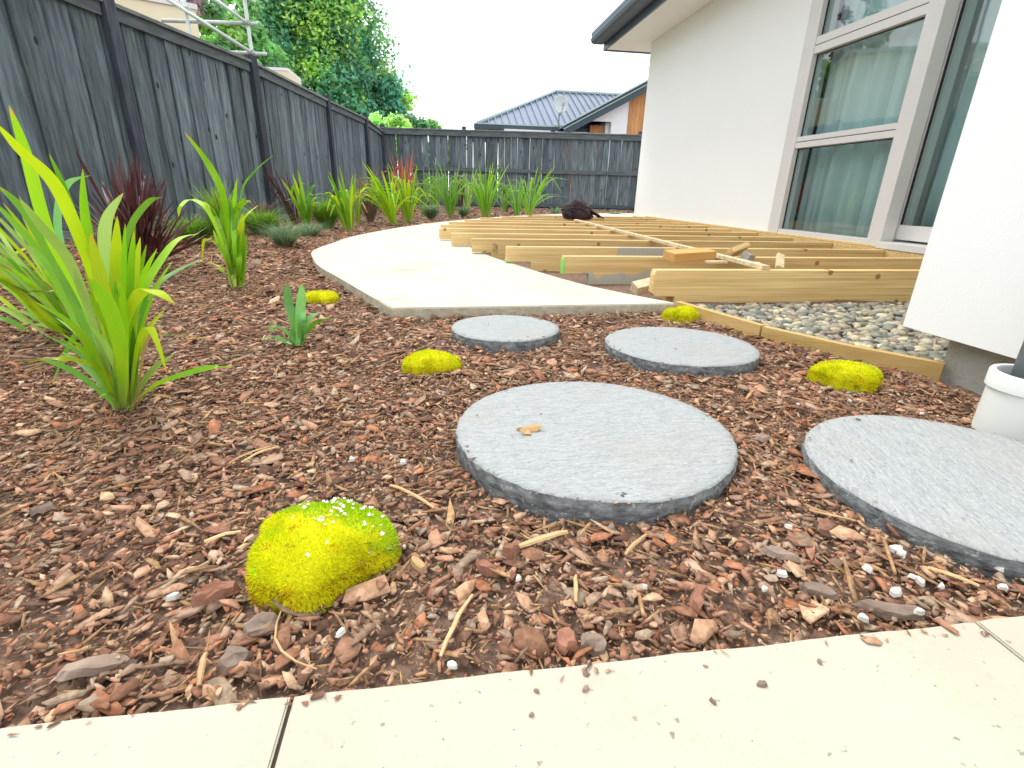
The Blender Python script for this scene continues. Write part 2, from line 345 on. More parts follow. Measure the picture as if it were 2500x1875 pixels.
# fence lines
LF = [(-3.95, -1.0), (-3.45, 1.0), (-2.98, 3.02), (-2.49, 5.07), (-2.02, 6.94), (-1.69, 9.47), (-1.36, 11.6), (-1.26, 13.95)]
BFA, BFB = (-1.26, 14.0), (5.6, 13.25)
EDGE = [(.895, 1.785), (1.005, 1.42), (1.125, 1.19), (1.245, 1.03)]   # timber edging between mulch and pebbles
PATH_Y = .322
DECKAREA = [(.90, 1.79), (3, 1.5), (3, 8.6)]+[(p[0]-.03, p[1]) for p in INN[1:-1]][::-1]
# mulch bed: everything left of deck & stones
BED = [(-4.2, PATH_Y), (1.30, PATH_Y), (1.26, 1.03)]+[EDGE[2], EDGE[1], EDGE[0]]+[(5.5, 11.2), (5.6, 13.3), (-1.1, 14.0), (-1.7, 9.5), (-2.1, 7), (-2.6, 5), (-4.2, -1)]
gx = np.concatenate([np.linspace(-5, -2, 30), np.linspace(-1.95, 1.35, 140), np.linspace(1.5, 7, 20)])
gy = np.concatenate([np.linspace(.2, 2.6, 110), np.linspace(2.7, 14.6, 90)])
GX, GY = np.meshgrid(gx, gy); GZ = hg(GX, GY)-.004+np.where((GX > 1.05+(1.8-GY)*.25) & (GY < 1.95) & (GY > 1.0), -.03, 0)
V = np.stack([GX, GY, GZ], -1).reshape(-1, 3); nx, ny = len(gx), len(gy)
ii, jj = np.meshgrid(np.arange(nx-1), np.arange(ny-1)); a = (jj*nx+ii).ravel()
L_ = np.stack([a, a+1, a+nx+1, a+nx], 1).ravel()
bed = fast_mesh('garden_soil', V, L_, np.full(len(a), 4), M_soil, smooth=True); tag(bed, kind='structure')

# foreground footpath, cut by joints into slabs that are parts
path = empty('footpath', (0, 0, 0)); tag(path, kind='structure')
def edge_slab(x0, x1):
    pts = [(x0, -1.6), (x1, -1.6)]; n = max(3, int((x1-x0)/.012))
    for i in range(n+1):
        x = x1-(x1-x0)*i/n
        pts.append((x, PATH_Y+.0008*math.sin(x*37)+.0004*R.uniform(-1, 1)))
    return prism('paving_slab', pts, -.09, .022, M_conc, path, bevel=.0015, sidemat=M_conc_edge)
for x0, x1 in ((-1.65, -.1327), (-.1293, .5293), (.5325, 1.7)): edge_slab(x0, x1)
box('joint_filler', -1.65, 1.7, -1.6, PATH_Y-.004, -.10, .0185, M_joint, path)

# ------------------------------------------------------------------ stepping stones
STONES = [(.266, .790, .243, 1.2, 'largest round grey stepping stone in the centre with a curled dead leaf on it'),
          (.670, 1.290, .207, 1.2, 'round grey stepping stone just in front of the moss beside the timber edging'),
          (.2015, 1.505, .1665, .8, 'smallest round grey stepping stone nearest the corner of the curved concrete path'),
          (.800, .570, .222, .3, 'round grey stepping stone beside the white drain riser, cut by the photo edge')]
for (x, y, r, tilt, lab) in STONES:
    n = 120; v = []; f = []; rs = []
    for k in range(n):
        t = 2*math.pi*k/n
        rs.append(r*(1+.004*math.sin(5*t+x*9)+.0022*R.uniform(-1, 1)))
    rings = [(0, .0, .034), (.5, 0, .034), (.9, 0, .034), (.982, .0, .0335), (1.0, 0, .030), (1.006, 0, .018), (.998, 0, .004), (1.0, 0, -.02)]
    v.append((0, 0, .034)); 
    for q, _, z in rings[1:]:
        for k in range(n):
            t = 2*math.pi*k/n; rr = rs[k]*q+(R.uniform(-.0012, .0012) if q > .99 else 0)
            dz = 0 if z > .031 else R.uniform(-.001, .001)
            v.append((rr*math.cos(t), rr*math.sin(t), z+dz))
    for k in range(n): f.append((0, 1+k, 1+(k+1) % n))
    for j in range(len(rings)-2):
        for k in range(n): f.append((1+j*n+k, 1+(j+1)*n+k, 1+(j+1)*n+(k+1) % n, 1+j*n+(k+1) % n))
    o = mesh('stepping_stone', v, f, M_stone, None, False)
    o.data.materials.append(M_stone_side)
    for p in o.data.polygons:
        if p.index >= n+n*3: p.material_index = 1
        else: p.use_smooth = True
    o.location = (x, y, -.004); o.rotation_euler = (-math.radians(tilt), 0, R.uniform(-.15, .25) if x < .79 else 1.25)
    tag(o, lab, 'stepping stone', 'round stepping stones across the mulch')
# dead leaf lying on the large stone
p = gz(1288, 1050, .032)
v = []; f = []
for k in range(13):
    t = 2*math.pi*k/13; rr = .0155*(1+.45*math.sin(3*t+1)+.25*math.sin(7*t)); v.append((rr*math.cos(t)*1.25, rr*math.sin(t), .003+.004*math.sin(2*t+.5)+.002*math.cos(5*t)))
v.append((0, 0, .0045)); f = [(k, (k+1) % 13, 13) for k in range(13)]
o = mesh('dead_leaf', v, f, M_dry); o.location = p; tag(o, 'curled tan dead leaf lying on the largest stepping stone', 'dead leaf')

# ------------------------------------------------------------------ bark mulch
def chips(n, xs, ys, amean, asig, seed, pal, lay=.006, thick=(.0012, .004), zflat=None):
    """n irregular bark flakes: six sided slabs with bent tops, tilted, overlapping"""
    rg = np.random.default_rng(seed); k = 6
    a = np.clip(rg.lognormal(math.log(amean), asig, n), amean*.3, amean*4.5); el = rg.uniform(.20, .66, n)
    spl = rg.random(n) < .13; el[spl] = rg.uniform(.05, .15, spl.sum()); a[spl] *= 1.7
    b = a*el; th = rg.uniform(*thick, n)*.55
    ang = (np.arange(k)/k*2*np.pi)[None]+rg.uniform(-.38, .38, (n, k)); rad = rg.uniform(.5, 1.25, (n, k))
    ux = np.cos(ang)*rad; uy = np.sin(ang)*rad; bend = rg.uniform(-.25, .35, n)[:, None]*a[:, None]
    X = ux*a[:, None]; Y = uy*b[:, None]; Z = bend*(uy**2)*el[:, None]+rg.normal(0, .05, (n, k))*a[:, None]*.5
    top = np.stack([X*.975, Y*.975, Z+th[:, None]], -1); bot = np.stack([X, Y, Z-th[:, None]*.6], -1)
    P = np.concatenate([bot, top], 1)
    rz = rg.uniform(0, 2*np.pi, n); tx = rg.normal(0, .19, n); ty = rg.normal(0, .19, n)
    steep = rg.random(n) < .06; tx[steep] += rg.uniform(-.8, .8, steep.sum())
    cx, sx, cy, sy, cz, sz = np.cos(tx), np.sin(tx), np.cos(ty), np.sin(ty), np.cos(rz), np.sin(rz)
    x, y, z = P[..., 0], P[..., 1], P[..., 2]
    x, y = x*cz[:, None]-y*sz[:, None], x*sz[:, None]+y*cz[:, None]
    y, z = y*cx[:, None]-z*sx[:, None], y*sx[:, None]+z*cx[:, None]
    x, z = x*cy[:, None]+z*sy[:, None], -x*sy[:, None]+z*cy[:, None]
    zz = hg(xs, ys)+rg.uniform(0, lay, n)+a*.10
    if zflat is not None: zz = zflat+rg.uniform(0, .001, n); z = z*.35
    P = np.stack([x+xs[:, None], y+ys[:, None], z+zz[:, None]], -1).reshape(-1, 3)
    base = (np.arange(n)*2*k)[:, None]
    topf = base+np.arange(k, 2*k)[None]
    i0 = np.arange(k); i1 = (i0+1) % k
    side = (base[:, :, None]+np.stack([i0, i1, i1+k, i0+k], -1)[None].reshape(1, 1, -1)).reshape(n, -1)
    loops = np.concatenate([topf, side], 1).ravel(); sizes = np.tile(np.array([k]+[4]*k), n)
    cols = pal[rg.integers(0, len(pal), n)]*rg.uniform(.72, 1.25, (n, 1)); cols[spl] = np.array([.50, .31, .16])*rg.uniform(.6, 1.1, (spl.sum(), 1))
    fc = np.repeat(cols, k+1, 0)
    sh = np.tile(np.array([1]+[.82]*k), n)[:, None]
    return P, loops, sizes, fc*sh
PAL = np.array([(.29, .155, .10), (.32, .18, .12), (.25, .135, .095), (.38, .23, .155), (.42, .28, .20), (.28, .165, .115), (.22, .125, .09), (.33, .25, .19),
                (.16, .095, .07), (.46, .31, .21), (.33, .155, .09), (.30, .22, .17), (.12, .075, .06), (.24, .14, .09), (.40, .185, .10), (.38, .29, .23), (.50, .38, .26), (.26, .18, .14), (.34, .30, .25), (.30, .26, .20)])
PAL = (PAL*.86+PAL.mean(1, keepdims=True)*.14)*np.array([1.26, 1.08, .93])
def scatter(n, x0, x1, y0, y1, seed, keep=None):
    rg = np.random.default_rng(seed); x = rg.uniform(x0, x1, n); y = rg.uniform(y0, y1, n)
    ok = in_poly(x, y, BED) & ~in_poly(x, y, SLAB)
    for (sx, sy, r, *_z) in STONES: ok &= (x-sx)**2+(y-sy)**2 > (r+.005)**2
    ok &= y > PATH_Y+.006
    ok &= ~in_poly(x, y, DECKAREA)
    for (mx_, my_, mr_) in ((gz(790, 1372), 0, .066), (gz(1055, 905), 0, .044), (gz(785, 742), 0, .05), (gz(1662, 783), 0, .044), (gz(2063, 940), 0, .048)): ok &= (x-mx_.x)**2+(y-mx_.y)**2 > mr_**2
    ok &= ~((x > 1.20) & (y < 1.06))
    ok &= ~((x-1.106)**2+(y-.742)**2 < .066**2)
    # inside of the view, with a margin for small camera moves
    ok &= (x > -.95*(y+.55)) & (x < .98*y+.55)
    # left fence line
    for i in range(len(LF)-1):
        (ax, ay), (bx, by) = LF[i], LF[i+1]
        seg = (y >= ay) & (y < by); ok &= ~(seg & (x < ax+(bx-ax)*(y-ay)/(by-ay)+.03))
    return x[ok], y[ok]
parts = []
for (n, x0, x1, y0, y1, am, sg, sd_, lay, th) in (
        (42000, -1.75, 1.5, .32, 1.25, .0069, .48, 1, .009, (.0009, .0024)), (46000, -1.75, 1.5, .32, 1.15, .0031, .38, 2, .009, (.0006, .0016)),
        (2000, -1.75, 1.5, .32, 1.3, .0135, .28, 3, .012, (.0012, .0032)),
        (48000, -3.2, 1.4, 1.25, 2.7, .0098, .40, 4, .011, (.001, .0028)), (38000, -3.2, -.3, 2.7, 5.6, .0145, .40, 5, .014, (.0014, .0036)),
        (16000, -2.8, 6, 5.6, 14.2, .028, .35, 6, .016, (.002, .005))):
    x, y = scatter(n, x0, x1, y0, y1, sd_)
    parts.append(chips(len(x), x, y, am, sg, sd_+50, PAL, lay, th))
rg_ = np.random.default_rng(91)
xs_ = rg_.uniform(-.7, 1.3, 80); ys_ = PATH_Y-.001-np.abs(rg_.normal(0, .007, 80)); parts.append(chips(80, xs_, ys_, .0036, .45, 92, PAL, 0, (.0006, .0016), .0232))
for (sx, sy, r, *_q) in STONES:                      # crumbs of bark spilled onto the rims of the stones
    t_ = rg_.uniform(0, 6.283, 60); q_ = r*(1-np.abs(rg_.normal(0, .035, 60))); parts.append(chips(60, sx+q_*np.cos(t_), sy+q_*np.sin(t_), .0030, .5, int(sx*1000), PAL, 0, (.0005, .0014), .0315))
off = 0; VV, LL, SS, FF = [], [], [], []
for P, lo, si, fc in parts: VV.append(P); LL.append(lo+off); SS.append(si); FF.append(fc); off += len(P)
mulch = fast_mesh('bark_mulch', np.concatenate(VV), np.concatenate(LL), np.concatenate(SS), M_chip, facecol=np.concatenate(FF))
tag(mulch, 'reddish brown bark mulch covering the garden bed', 'bark mulch', kind='stuff')

# single pieces that stand out in the mulch
def chunk(name, px, py, L, Wd, T, rz, material, seed, lift=.008, n=9):
    rg = random.Random(seed); p = gz(px, py, 0); top, bot = [], []
    for k in range(n):
        t = 2*math.pi*k/n+rg.uniform(-.15, .15); q = rg.uniform(.75, 1.1)
        x, y = math.cos(t)*q*L/2, math.sin(t)*q*Wd/2; z = rg.uniform(-.12, .12)*Wd
        bot.append((x, y, z-T/2)); top.append((x*.8, y*.8, z+T/2+rg.uniform(-.1, .2)*T))
    v = bot+top+[(0, 0, T*.75)]
    f = [(k, (k+1) % n, n+(k+1) % n, n+k) for k in range(n)]+[(n+k, n+(k+1) % n, 2*n) for k in range(n)]+[tuple(range(n))[::-1]]
    o = mesh(name, v, f, material)
    bm = bmesh.new(); bm.from_mesh(o.data); bmesh.ops.recalc_face_normals(bm, faces=bm.faces); bmesh.ops.triangulate(bm, faces=bm.faces)
    if L > .009:
        bmesh.ops.subdivide_edges(bm, edges=bm.edges, cuts=2, use_grid_fill=True)
        for q in bm.verts:
            k_ = Vector((q.co.x*60, q.co.y*140, q.co.z*90+seed)); q.co.z += T*.42*mnoise.noise(k_); q.co.x += Wd*.05*mnoise.noise(k_*1.3+Vector((9, 0, 0))); q.co.y += Wd*.06*mnoise.noise(k_*1.7)
    bm.to_mesh(o.data); bm.free()
    o.location = (p.x, p.y, hg(p.x, p.y)+lift+T*.4); o.rotation_euler = (rg.uniform(-.2, .2), rg.uniform(-.15, .15), rz)
    return o
def stick(name, px0, py0, px1, py1, wd, material, seed, lift=.013, bow=.0):
    rg = random.Random(seed); a = gz(px0, py0, .012); b = gz(px1, py1, .012); d = b-a; s = Vector((-d.y, d.x, 0)).normalized()
    pts = []
    for i in range(6):
        t = i/5; q = a+d*t+s*(bow*math.sin(t*math.pi)+rg.uniform(-.0008, .0008)); q.z = hg(q.x, q.y)+lift+.003*math.sin(t*3.1); pts.append(q)
    c = (a+b)/2; c.z = 0
    v, f = [], []
    for i, q in enumerate(pts):
        w = wd/2*(.55+.45*math.sin((i+.6)/6*math.pi))
        for (u, h) in ((-1, 0), (-.6, .6), (.6, .6), (1, 0)): v.append(q-c+s*w*u+Vector((0, 0, wd*.45*h)))
    for i in range(5):
        for k in range(3): f.append((4*i+k, 4*i+k+1, 4*i+4+k+1, 4*i+4+k))
    f += [(0, 3, 2, 1), (20, 21, 22, 23)]
    o = mesh(name, v, f, material); o.location = c
    return o
for i, (px, py, L, wd, rz, m_, lab) in enumerate([
        (1245, 1352, .030, .022, .8, M_barkred, 'square red bark chunk below the left side of the largest stepping stone'),
        (235, 1635, .062, .024, .25, M_barkgrey, 'long pinkish brown bark flake near the bottom left path edge'),
        (2180, 1505, .085, .026, -.25, M_barkgrey, 'long curved bark strip by the right part of the footpath edge'),
        (1990, 1455, .045, .02, -.5, M_barkgrey, 'dark grey flat bark slab left of the white stones'),
        (1700, 1480, .046, .016, 1.0, M_barkred, 'reddish stick of bark standing out near the footpath edge at centre right'),
        (1380, 1585, .024, .026, .1, M_barkred, 'rounded red bark lump beside the footpath edge at centre'),
        (1450, 1583, .026, .028, .4, M_barkgrey, 'pink grey heart-shaped flake beside the footpath edge at centre'),
        (640, 1535, .040, .028, .2, M_barkgrey, 'grey flat stone-like flake below the large moss mound'),
        (575, 1620, .032, .030, .3, M_barkgrey, 'olive brown lump left of centre near the path edge'),
        (530, 1470, .050, .024, .5, M_barkred, 'red bark chunk left of the large moss mound'),
        (112, 1253, .034, .028, .3, M_barkgrey, 'pale grey clod in the mulch at the left'),
        (1190, 1400, .032, .014, -.6, M_barkred, 'pinkish splinter chunk right of the large moss mound'),
        (1020, 1385, .030, .013, -.8, M_stick, 'pale orange wood chip beside the large moss mound'),
        (1900, 1370, .050, .018, -.5, M_barkgrey, 'long grey bark sliver under the right stepping stone'),
        (1860, 1080, .035, .028, .2, M_barkgrey, 'tan crumbly lump between the two big stepping stones'),
        (1790, 860, .030, .02, .2, M_barkred, 'red chip beside the second stepping stone rim'),
        (1490, 1300, .018, .012, .9, M_barkgrey, 'upright dark chip against the front of the largest stepping stone')]):
    o = chunk('bark_chunk', px, py, L, wd, .007 if m_ != M_barkred else .012, rz, m_, i+5); tag(o, lab, 'bark chunk', 'large bark pieces in the mulch')
for i, (a0, a1, b0, b1, wd, bow, lab) in enumerate([
        (1265, 1325, 1385, 1290, .010, 0, 'orange splinter of wood just below the largest stepping stone'),
        (1075, 1610, 1155, 1450, .005, .002, 'long thin pale splinter standing between moss mound and footpath'),
        (1525, 1352, 1580, 1305, .006, 0, 'short tan splinter below the right side of the largest stepping stone'),
        (2355, 1310, 2510, 1365, .003, .0, 'thin white straw at the right photo edge'),
        (2265, 1385, 2390, 1432, .006, -.001, 'orange straw among the white stones'),
        (1980, 1250, 2090, 1270, .004, -.004, 'bent tan straw in front of the right stepping stone'),
        (952, 1180, 1060, 1230, .006, .002, 'tan stick above the large moss mound to the right'),
        (500, 1330, 590, 1305, .006, 0, 'pale stick left of the large moss mound'),
        (590, 1130, 680, 1090, .005, .002, 'pale stick left of the largest stepping stone'),
        (1405, 1465, 1405, 1400, .005, 0, 'upright tan splinter in the mulch at bottom centre'),
        (690, 1480, 775, 1640, .0025, -.02, 'thin curving twig below the large moss mound'),
        (485, 1670, 500, 1590, .006, 0, 'pale upright splinter left near the path edge'),
        (610, 860, 550, 885, .006, .004, 'pale dry leaf strip left of the agapanthus plant'),
        (660, 1090, 560, 1132, .004, 0, 'thin pale stick in the mulch at mid left')]):
    o = stick('splinter', a0, a1, b0, b1, wd, M_stick, i+70, bow=bow); tag(o, lab, 'splinter', 'pale splinters on the mulch')
WCL = []
for i, (px, py, L) in enumerate([(2180, 1357, .020), (2195, 1368, .016), (1920, 1308, .011), (2312, 1315, .015), (2345, 1343, .010), (2382, 1367, .016), (2178, 1468, .016),
        (2240, 1440, .013), (2222, 1428, .011), (2290, 1452, .010), (2430, 1402, .014), (2440, 1455, .011), (2485, 1372, .012), (2110, 1407, .014), (1903, 1422, .014), (1862, 1456, .010),
        (2100, 1530, .012), (2235, 1517, .012), (835, 1569, .012), (2070, 992, .010), (2247, 1021, .010), (988, 1345, .007), (1945, 1002, .008), (985, 1137, .012), (860, 1130, .014), (1570, 1450, .010),
        (430, 1478, .015), (1265, 1425, .010), (1105, 1655, .010)]):
    o = chunk('white_pebble', px, py, L, L*.75, L*.35, i*1.1, M_shell, i+200, lift=.012, n=7)
    if px > 1860 and py > 1290: WCL.append((px, o)); continue
    tag(o, {1903: 'white stone chip touching the left end of the dark grey bark slab', 1862: 'tiny white chip below the left end of the dark bark slab', 835: 'white stone chip just below the large moss mound',
            2070: 'white stone chip between the right moss mound and the right stepping stone', 2247: 'white chip in the mulch between right stepping stone and grey foundation', 988: 'tiny white petal-like chip at the right rim of the large moss mound',
            1945: 'small white chip above the left end of the right stepping stone', 985: 'pale stone chip left of the largest stepping stone', 860: 'pale stone chip above the large moss mound',
            1570: 'white chip alone in the mulch between largest stepping stone and footpath', 430: 'pale stone chip in the mulch left of the large moss mound', 1265: 'white chip right of the square red bark chunk',
            1105: 'pale grey chip against the footpath edge below the moss mound'}.get(px, 'white stone chip'), 'white stone', 'white stone chips on the mulch')
ORD = 'first second third fourth fifth sixth seventh eighth ninth tenth eleventh twelfth thirteenth fourteenth fifteenth sixteenth seventeenth eighteenth nineteenth twentieth'.split()
for k, (px, o) in enumerate(sorted(WCL, key=lambda q: q[0])):
    tag(o, 'white stone chip, %s from the left of those between right stepping stone and footpath' % ORD[k], 'white stone', 'white stone chips on the mulch')
for i, (px, py, L) in enumerate([(1860, 1672, .011), (2000, 1618, .006), (1310, 1690, .006), (1430, 1684, .008), (1740, 1715, .007), (1298, 1748, .005)]):
    p = gz(px, py, .022); o = chunk('debris_crumb', px, py, L, L*.55, .003, i*1.3+1, M_barkgrey, i+300)
    o.location = (p.x, p.y, .0235); o.rotation_euler = (0, 0, i*1.3); tag(o, ['largest dark bark crumb on the right half of the footpath', 'small dark crumb by the mulch edge of the footpath, rightmost', 'tiny grey crumb, leftmost near the footpath edge', 'pinkish crumb near the edge at the middle of the footpath', 'dark smudge-like crumb in the middle of the footpath', 'tiny reddish crumb lowest on the left half of the footpath'][i], 'bark crumb', 'bark crumbs on the footpath')

for i, (px, py, L, lab) in enumerate([(1475, 935, .012, 'dark sliver of bark at the back rim of the largest stepping stone'), (1165, 1015, .006, 'tiny bark crumb near the left rim of the largest stepping stone'),
        (1250, 1065, .004, 'tiny dark crumb just left of the curled leaf on the largest stepping stone'), (1320, 1012, .005, 'tiny crumb above the curled leaf on the largest stepping stone'),
        (1193, 792, .006, 'dark crumb on the smallest stepping stone'), (1288, 824, .008, 'tan crumb at the front rim of the smallest stepping stone'), (1650, 852, .008, 'dark crumb in the middle of the stepping stone beside the timber edging'),
        (1600, 828, .006, 'small crumb left of centre on the stepping stone beside the edging'), (2095, 1025, .012, 'dark bark flake at the back rim of the right stepping stone'), (2078, 1125, .008, 'small dark crumb on the left part of the right stepping stone')]):
    p = gz(px, py, .031); o = chunk('debris_crumb', px, py, L, L*.4, .002, i*1.1, M_barkgrey, i+400, n=6)
    o.location = (p.x, p.y, .0325); o.rotation_euler = (0, 0, i*1.1); tag(o, lab, 'bark crumb', 'bark crumbs on the stepping stones')

# ------------------------------------------------------------------ pebbles beside the deck
def pebbles():
    bm = bmesh.new(); bmesh.ops.create_icosphere(bm, subdivisions=2, radius=1); iv = np.array([v.co[:] for v in bm.verts]); jf = np.array([[v.index for v in f.verts] for f in bm.faces]); bm.free()
    rg = np.random.default_rng(5); pts = []
    poly = [(EDGE[0][0]+.03, EDGE[0][1]), (EDGE[1][0]+.03, EDGE[1][1]), (EDGE[2][0]+.03, EDGE[2][1]), (1.28, 1.05), (2.4, 1.05), (2.4, 1.97), (.95, 1.97)]
    for lay in range(2):
        x = rg.uniform(.9, 2.4, 2000); y = rg.uniform(1.03, 1.97, 2000); ok = in_poly(x, y, poly)
        for a_, b_ in zip(x[ok], y[ok]): pts.append((a_, b_, -.026+lay*.013+rg.uniform(0, .006)))
    n = len(pts); c = np.array(pts); s = np.stack([rg.uniform(.012, .026, n), rg.uniform(.009, .017, n), rg.uniform(.007, .0115, n)], 1)
    big = rg.random(n) < .12; s[big] *= 1.35
    ph = rg.uniform(0, 6.28, n); P = iv[None]*s[:, None]*(1+.12*np.sin(iv[None, :, 0]*3+ph[:, None])[..., None])
    t = rg.normal(0, .25, n); y_, z_ = P[..., 1].copy(), P[..., 2].copy(); P[..., 1] = y_*np.cos(t)[:, None]-z_*np.sin(t)[:, None]; P[..., 2] = y_*np.sin(t)[:, None]+z_*np.cos(t)[:, None]
    x_, y_ = P[..., 0].copy(), P[..., 1].copy(); P[..., 0] = x_*np.cos(ph)[:, None]-y_*np.sin(ph)[:, None]; P[..., 1] = x_*np.sin(ph)[:, None]+y_*np.cos(ph)[:, None]
    P += c[:, None]
    F = (jf[None]+(np.arange(n)*len(iv))[:, None, None]).reshape(-1)
    pal = np.array([(.22, .23, .21), (.30, .31, .27), (.42, .40, .33), (.17, .18, .18), (.50, .46, .35), (.34, .30, .26), (.25, .27, .24), (.38, .29, .23), (.29, .31, .29), (.62, .57, .43), (.2, .2, .22), (.36, .36, .29), (.66, .60, .46), (.48, .40, .30), (.30, .31, .26)])
    col = pal[rg.integers(0, len(pal), n)]*rg.uniform(.8, 1.15, (n, 1))
    o = fast_mesh('river_pebbles', P.reshape(-1, 3), F, np.full(n*len(jf), 3), M_pebble, facecol=np.repeat(col, len(jf), 0), smooth=True)
    tag(o, 'bed of rounded grey and cream river pebbles beside the deck frame', 'pebbles', kind='stuff')
pebbles()
def board_along(name, line, z0, z1, thick, material, parent=None):
    v, f = [], []; n = len(line)
    for i, p in enumerate(line):
        a_, b_ = line[max(i-1, 0)], line[min(i+1, n-1)]; d = Vector((b_[0]-a_[0], b_[1]-a_[1])).normalized(); s = Vector((-d.y, d.x))*thick/2
        zz = (z1[i] if isinstance(z1, (list, tuple)) else z1)
        v += [(p[0]-s.x, p[1]-s.y, z0), (p[0]+s.x, p[1]+s.y, z0), (p[0]+s.x, p[1]+s.y, zz), (p[0]-s.x, p[1]-s.y, zz)]
    for i in range(n-1):
        for k in range(4): f.append((4*i+k, 4*i+4+k, 4*i+4+(k+1) % 4, 4*i+(k+1) % 4))
    f += [(0, 1, 2, 3), (4*n-1, 4*n-2, 4*n-3, 4*n-4)]
    o = mesh(name, v, f, material, parent)
    bm = bmesh.new(); bm.from_mesh(o.data); bmesh.ops.recalc_face_normals(bm, faces=bm.faces); bm.to_mesh(o.data); bm.free()
    return o
edg = empty('timber_edging', (1.05, 1.4, 0), 'ochre timber edging board dividing the bark mulch from the pebbles', 'garden edging')
def shift(line, e): return [(p[0]-e.location.x, p[1]-e.location.y) for p in line]
board_along('board', shift([EDGE[0], (1.003, 1.415)], edg), -.05, .046, .024, M_edge, edg)
board_along('board', shift([(1.005, 1.41), (1.12, 1.195), EDGE[3]], edg), -.05, .044, .024, M_edge, edg)

# ------------------------------------------------------------------ deck frame
ZT = .13
deck = empty('deck_frame', (1.6, 4, 0), 'unfinished deck frame of pale treated pine joists beside the white house', 'deck frame')
def local(e, o): o.location = (o.location[0]-e.location[0], o.location[1]-e.location[1], o.location[2]-e.location[2])
LX = [.884, .608, .386, .222, .103, .019, .035, .116, .292, .493, .80, 1.2]
NL = [.07, .13, .14, .12, .12, .14, .16, .18, .2, .2, .2, .2]
XW = 2.83
for i, lx in enumerate(LX):
    y0 = 2.0+.448*i; nl = NL[i]; zb = ZT-.14
    prof = [(0, zb+.056), (nl, zb+.056), (nl, zb), (XW-.047-lx, zb), (XW-.047-lx, ZT), (0, ZT)]
    if i == 0: prof = [(.012, zb+.03), (.0, zb+.045)]+[(.0, ZT-.02), (.006, ZT)]+[(XW-.047-lx, ZT), (XW-.047-lx, zb), (.10, zb), (.10, zb+.03)]; prof = prof[::-1]
    n = len(prof); v = [(p[0], 0, p[1]) for p in prof]+[(p[0], .045, p[1]) for p in prof]
    me = bpy.data.meshes.new('joist'); bm = bmesh.new(); vs = [bm.verts.new(p) for p in v]
    bm.faces.new([vs[k] for k in range(n)]); bm.faces.new([vs[2*n-1-k] for k in range(n)])
    for k in range(n): bm.faces.new((vs[k], vs[k+n], vs[(k+1) % n+n], vs[(k+1) % n]))
    bmesh.ops.recalc_face_normals(bm, faces=bm.faces); bmesh.ops.bevel(bm, geom=list(bm.edges), offset=.0022, segments=1, affect='EDGES'); bm.to_mesh(me); bm.free()
    o = link('joist', me, {1: M_pine_grey, 2: M_pine_grey2}.get(i, M_pine), deck)
    o.location = (lx-deck.location.x, y0-deck.location.y, R.uniform(-.0015, .0015)); o.rotation_euler = (0, 0, R.uniform(-.003, .003))
    if i == 1:
        o['label'] = 'joist with grey cement splashed along its lower edge'
        g = box('painted_end', -.004, .006, -.003, .046, zb+.055, ZT-.012, M_green_paint, o)
    if i == 2: g = box('painted_end', -.003, .01, -.003, .046, zb+.052, zb+.066, M_green_paint, o)
    if i == 3:                                   # printed grade stamp, unreadable at this size
        for k, (dx, w_) in enumerate(((.135, .002), (.142, .002), (.151, .002), (.158, .005))):
            for q in range(7):
                if (q+k) % 5 != 4: box('ink_stamp', dx, dx+w_, -.0026, -.0018, zb+.055+q*.0085, zb+.0615+q*.0085, M_strap, o)
led = box('ledger', XW-.046, XW-.001, 1.2, 7.3, -.01, ZT+.001, M_pine, deck, .002); local(deck, led)
led2 = box('fascia_board', XW-.006-.02, XW-.004, 1.3, 6.9, ZT+.004, ZT+.016, M_pine, deck); local(deck, led2)
bl = smooth_line([(q[0]+.17, q[1]+.06) for q in INN[:12]])
br = board_along('edge_bearer', [(p[0]-1.6, p[1]-4) for p in bl], -.10, -.0115, .03, M_pine_or, deck)
fr = board_along('front_packer', [(.92-1.6, 1.965-4), (2.78-1.6, 1.975-4)], -.06, -.0155, .02, M_pine_or, deck)
for (x, y) in ((.78, 2.49), (.98, 2.03), (.55, 2.94), (.36, 3.38)):
    pk = box('packer', x-.014, x+.014, y, y+.05, -.06, .04 if y > 2.1 else .028, M_pine_or, deck, .002); local(deck, pk)
for (x, w_) in ((1.2, .045), (2.0, .045)):
    be = box('bearer', x, x+w_, 2.05, 6.9, -.1, -.012, M_pine, deck); local(deck, be)
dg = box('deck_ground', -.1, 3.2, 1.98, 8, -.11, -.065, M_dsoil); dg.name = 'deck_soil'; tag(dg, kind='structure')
pg = box('pebble_bed', .9, 3.2, .95, 1.99, -.11, -.04, M_soil); tag(pg, kind='structure')

def timber(name, px, py, Y, L, wd, T, rz, rx, ry, material, lab, zc=None):
    p = at(px, py, Y); o = box(name, -L/2, L/2, -wd/2, wd/2, -T/2, T/2, material, None, .003)
    o.location = (p.x, p.y, p.z if zc is None else zc); o.rotation_euler = (rx, ry, rz); tag(o, lab, 'timber offcut', 'pine offcuts lying on the deck joists'); return o
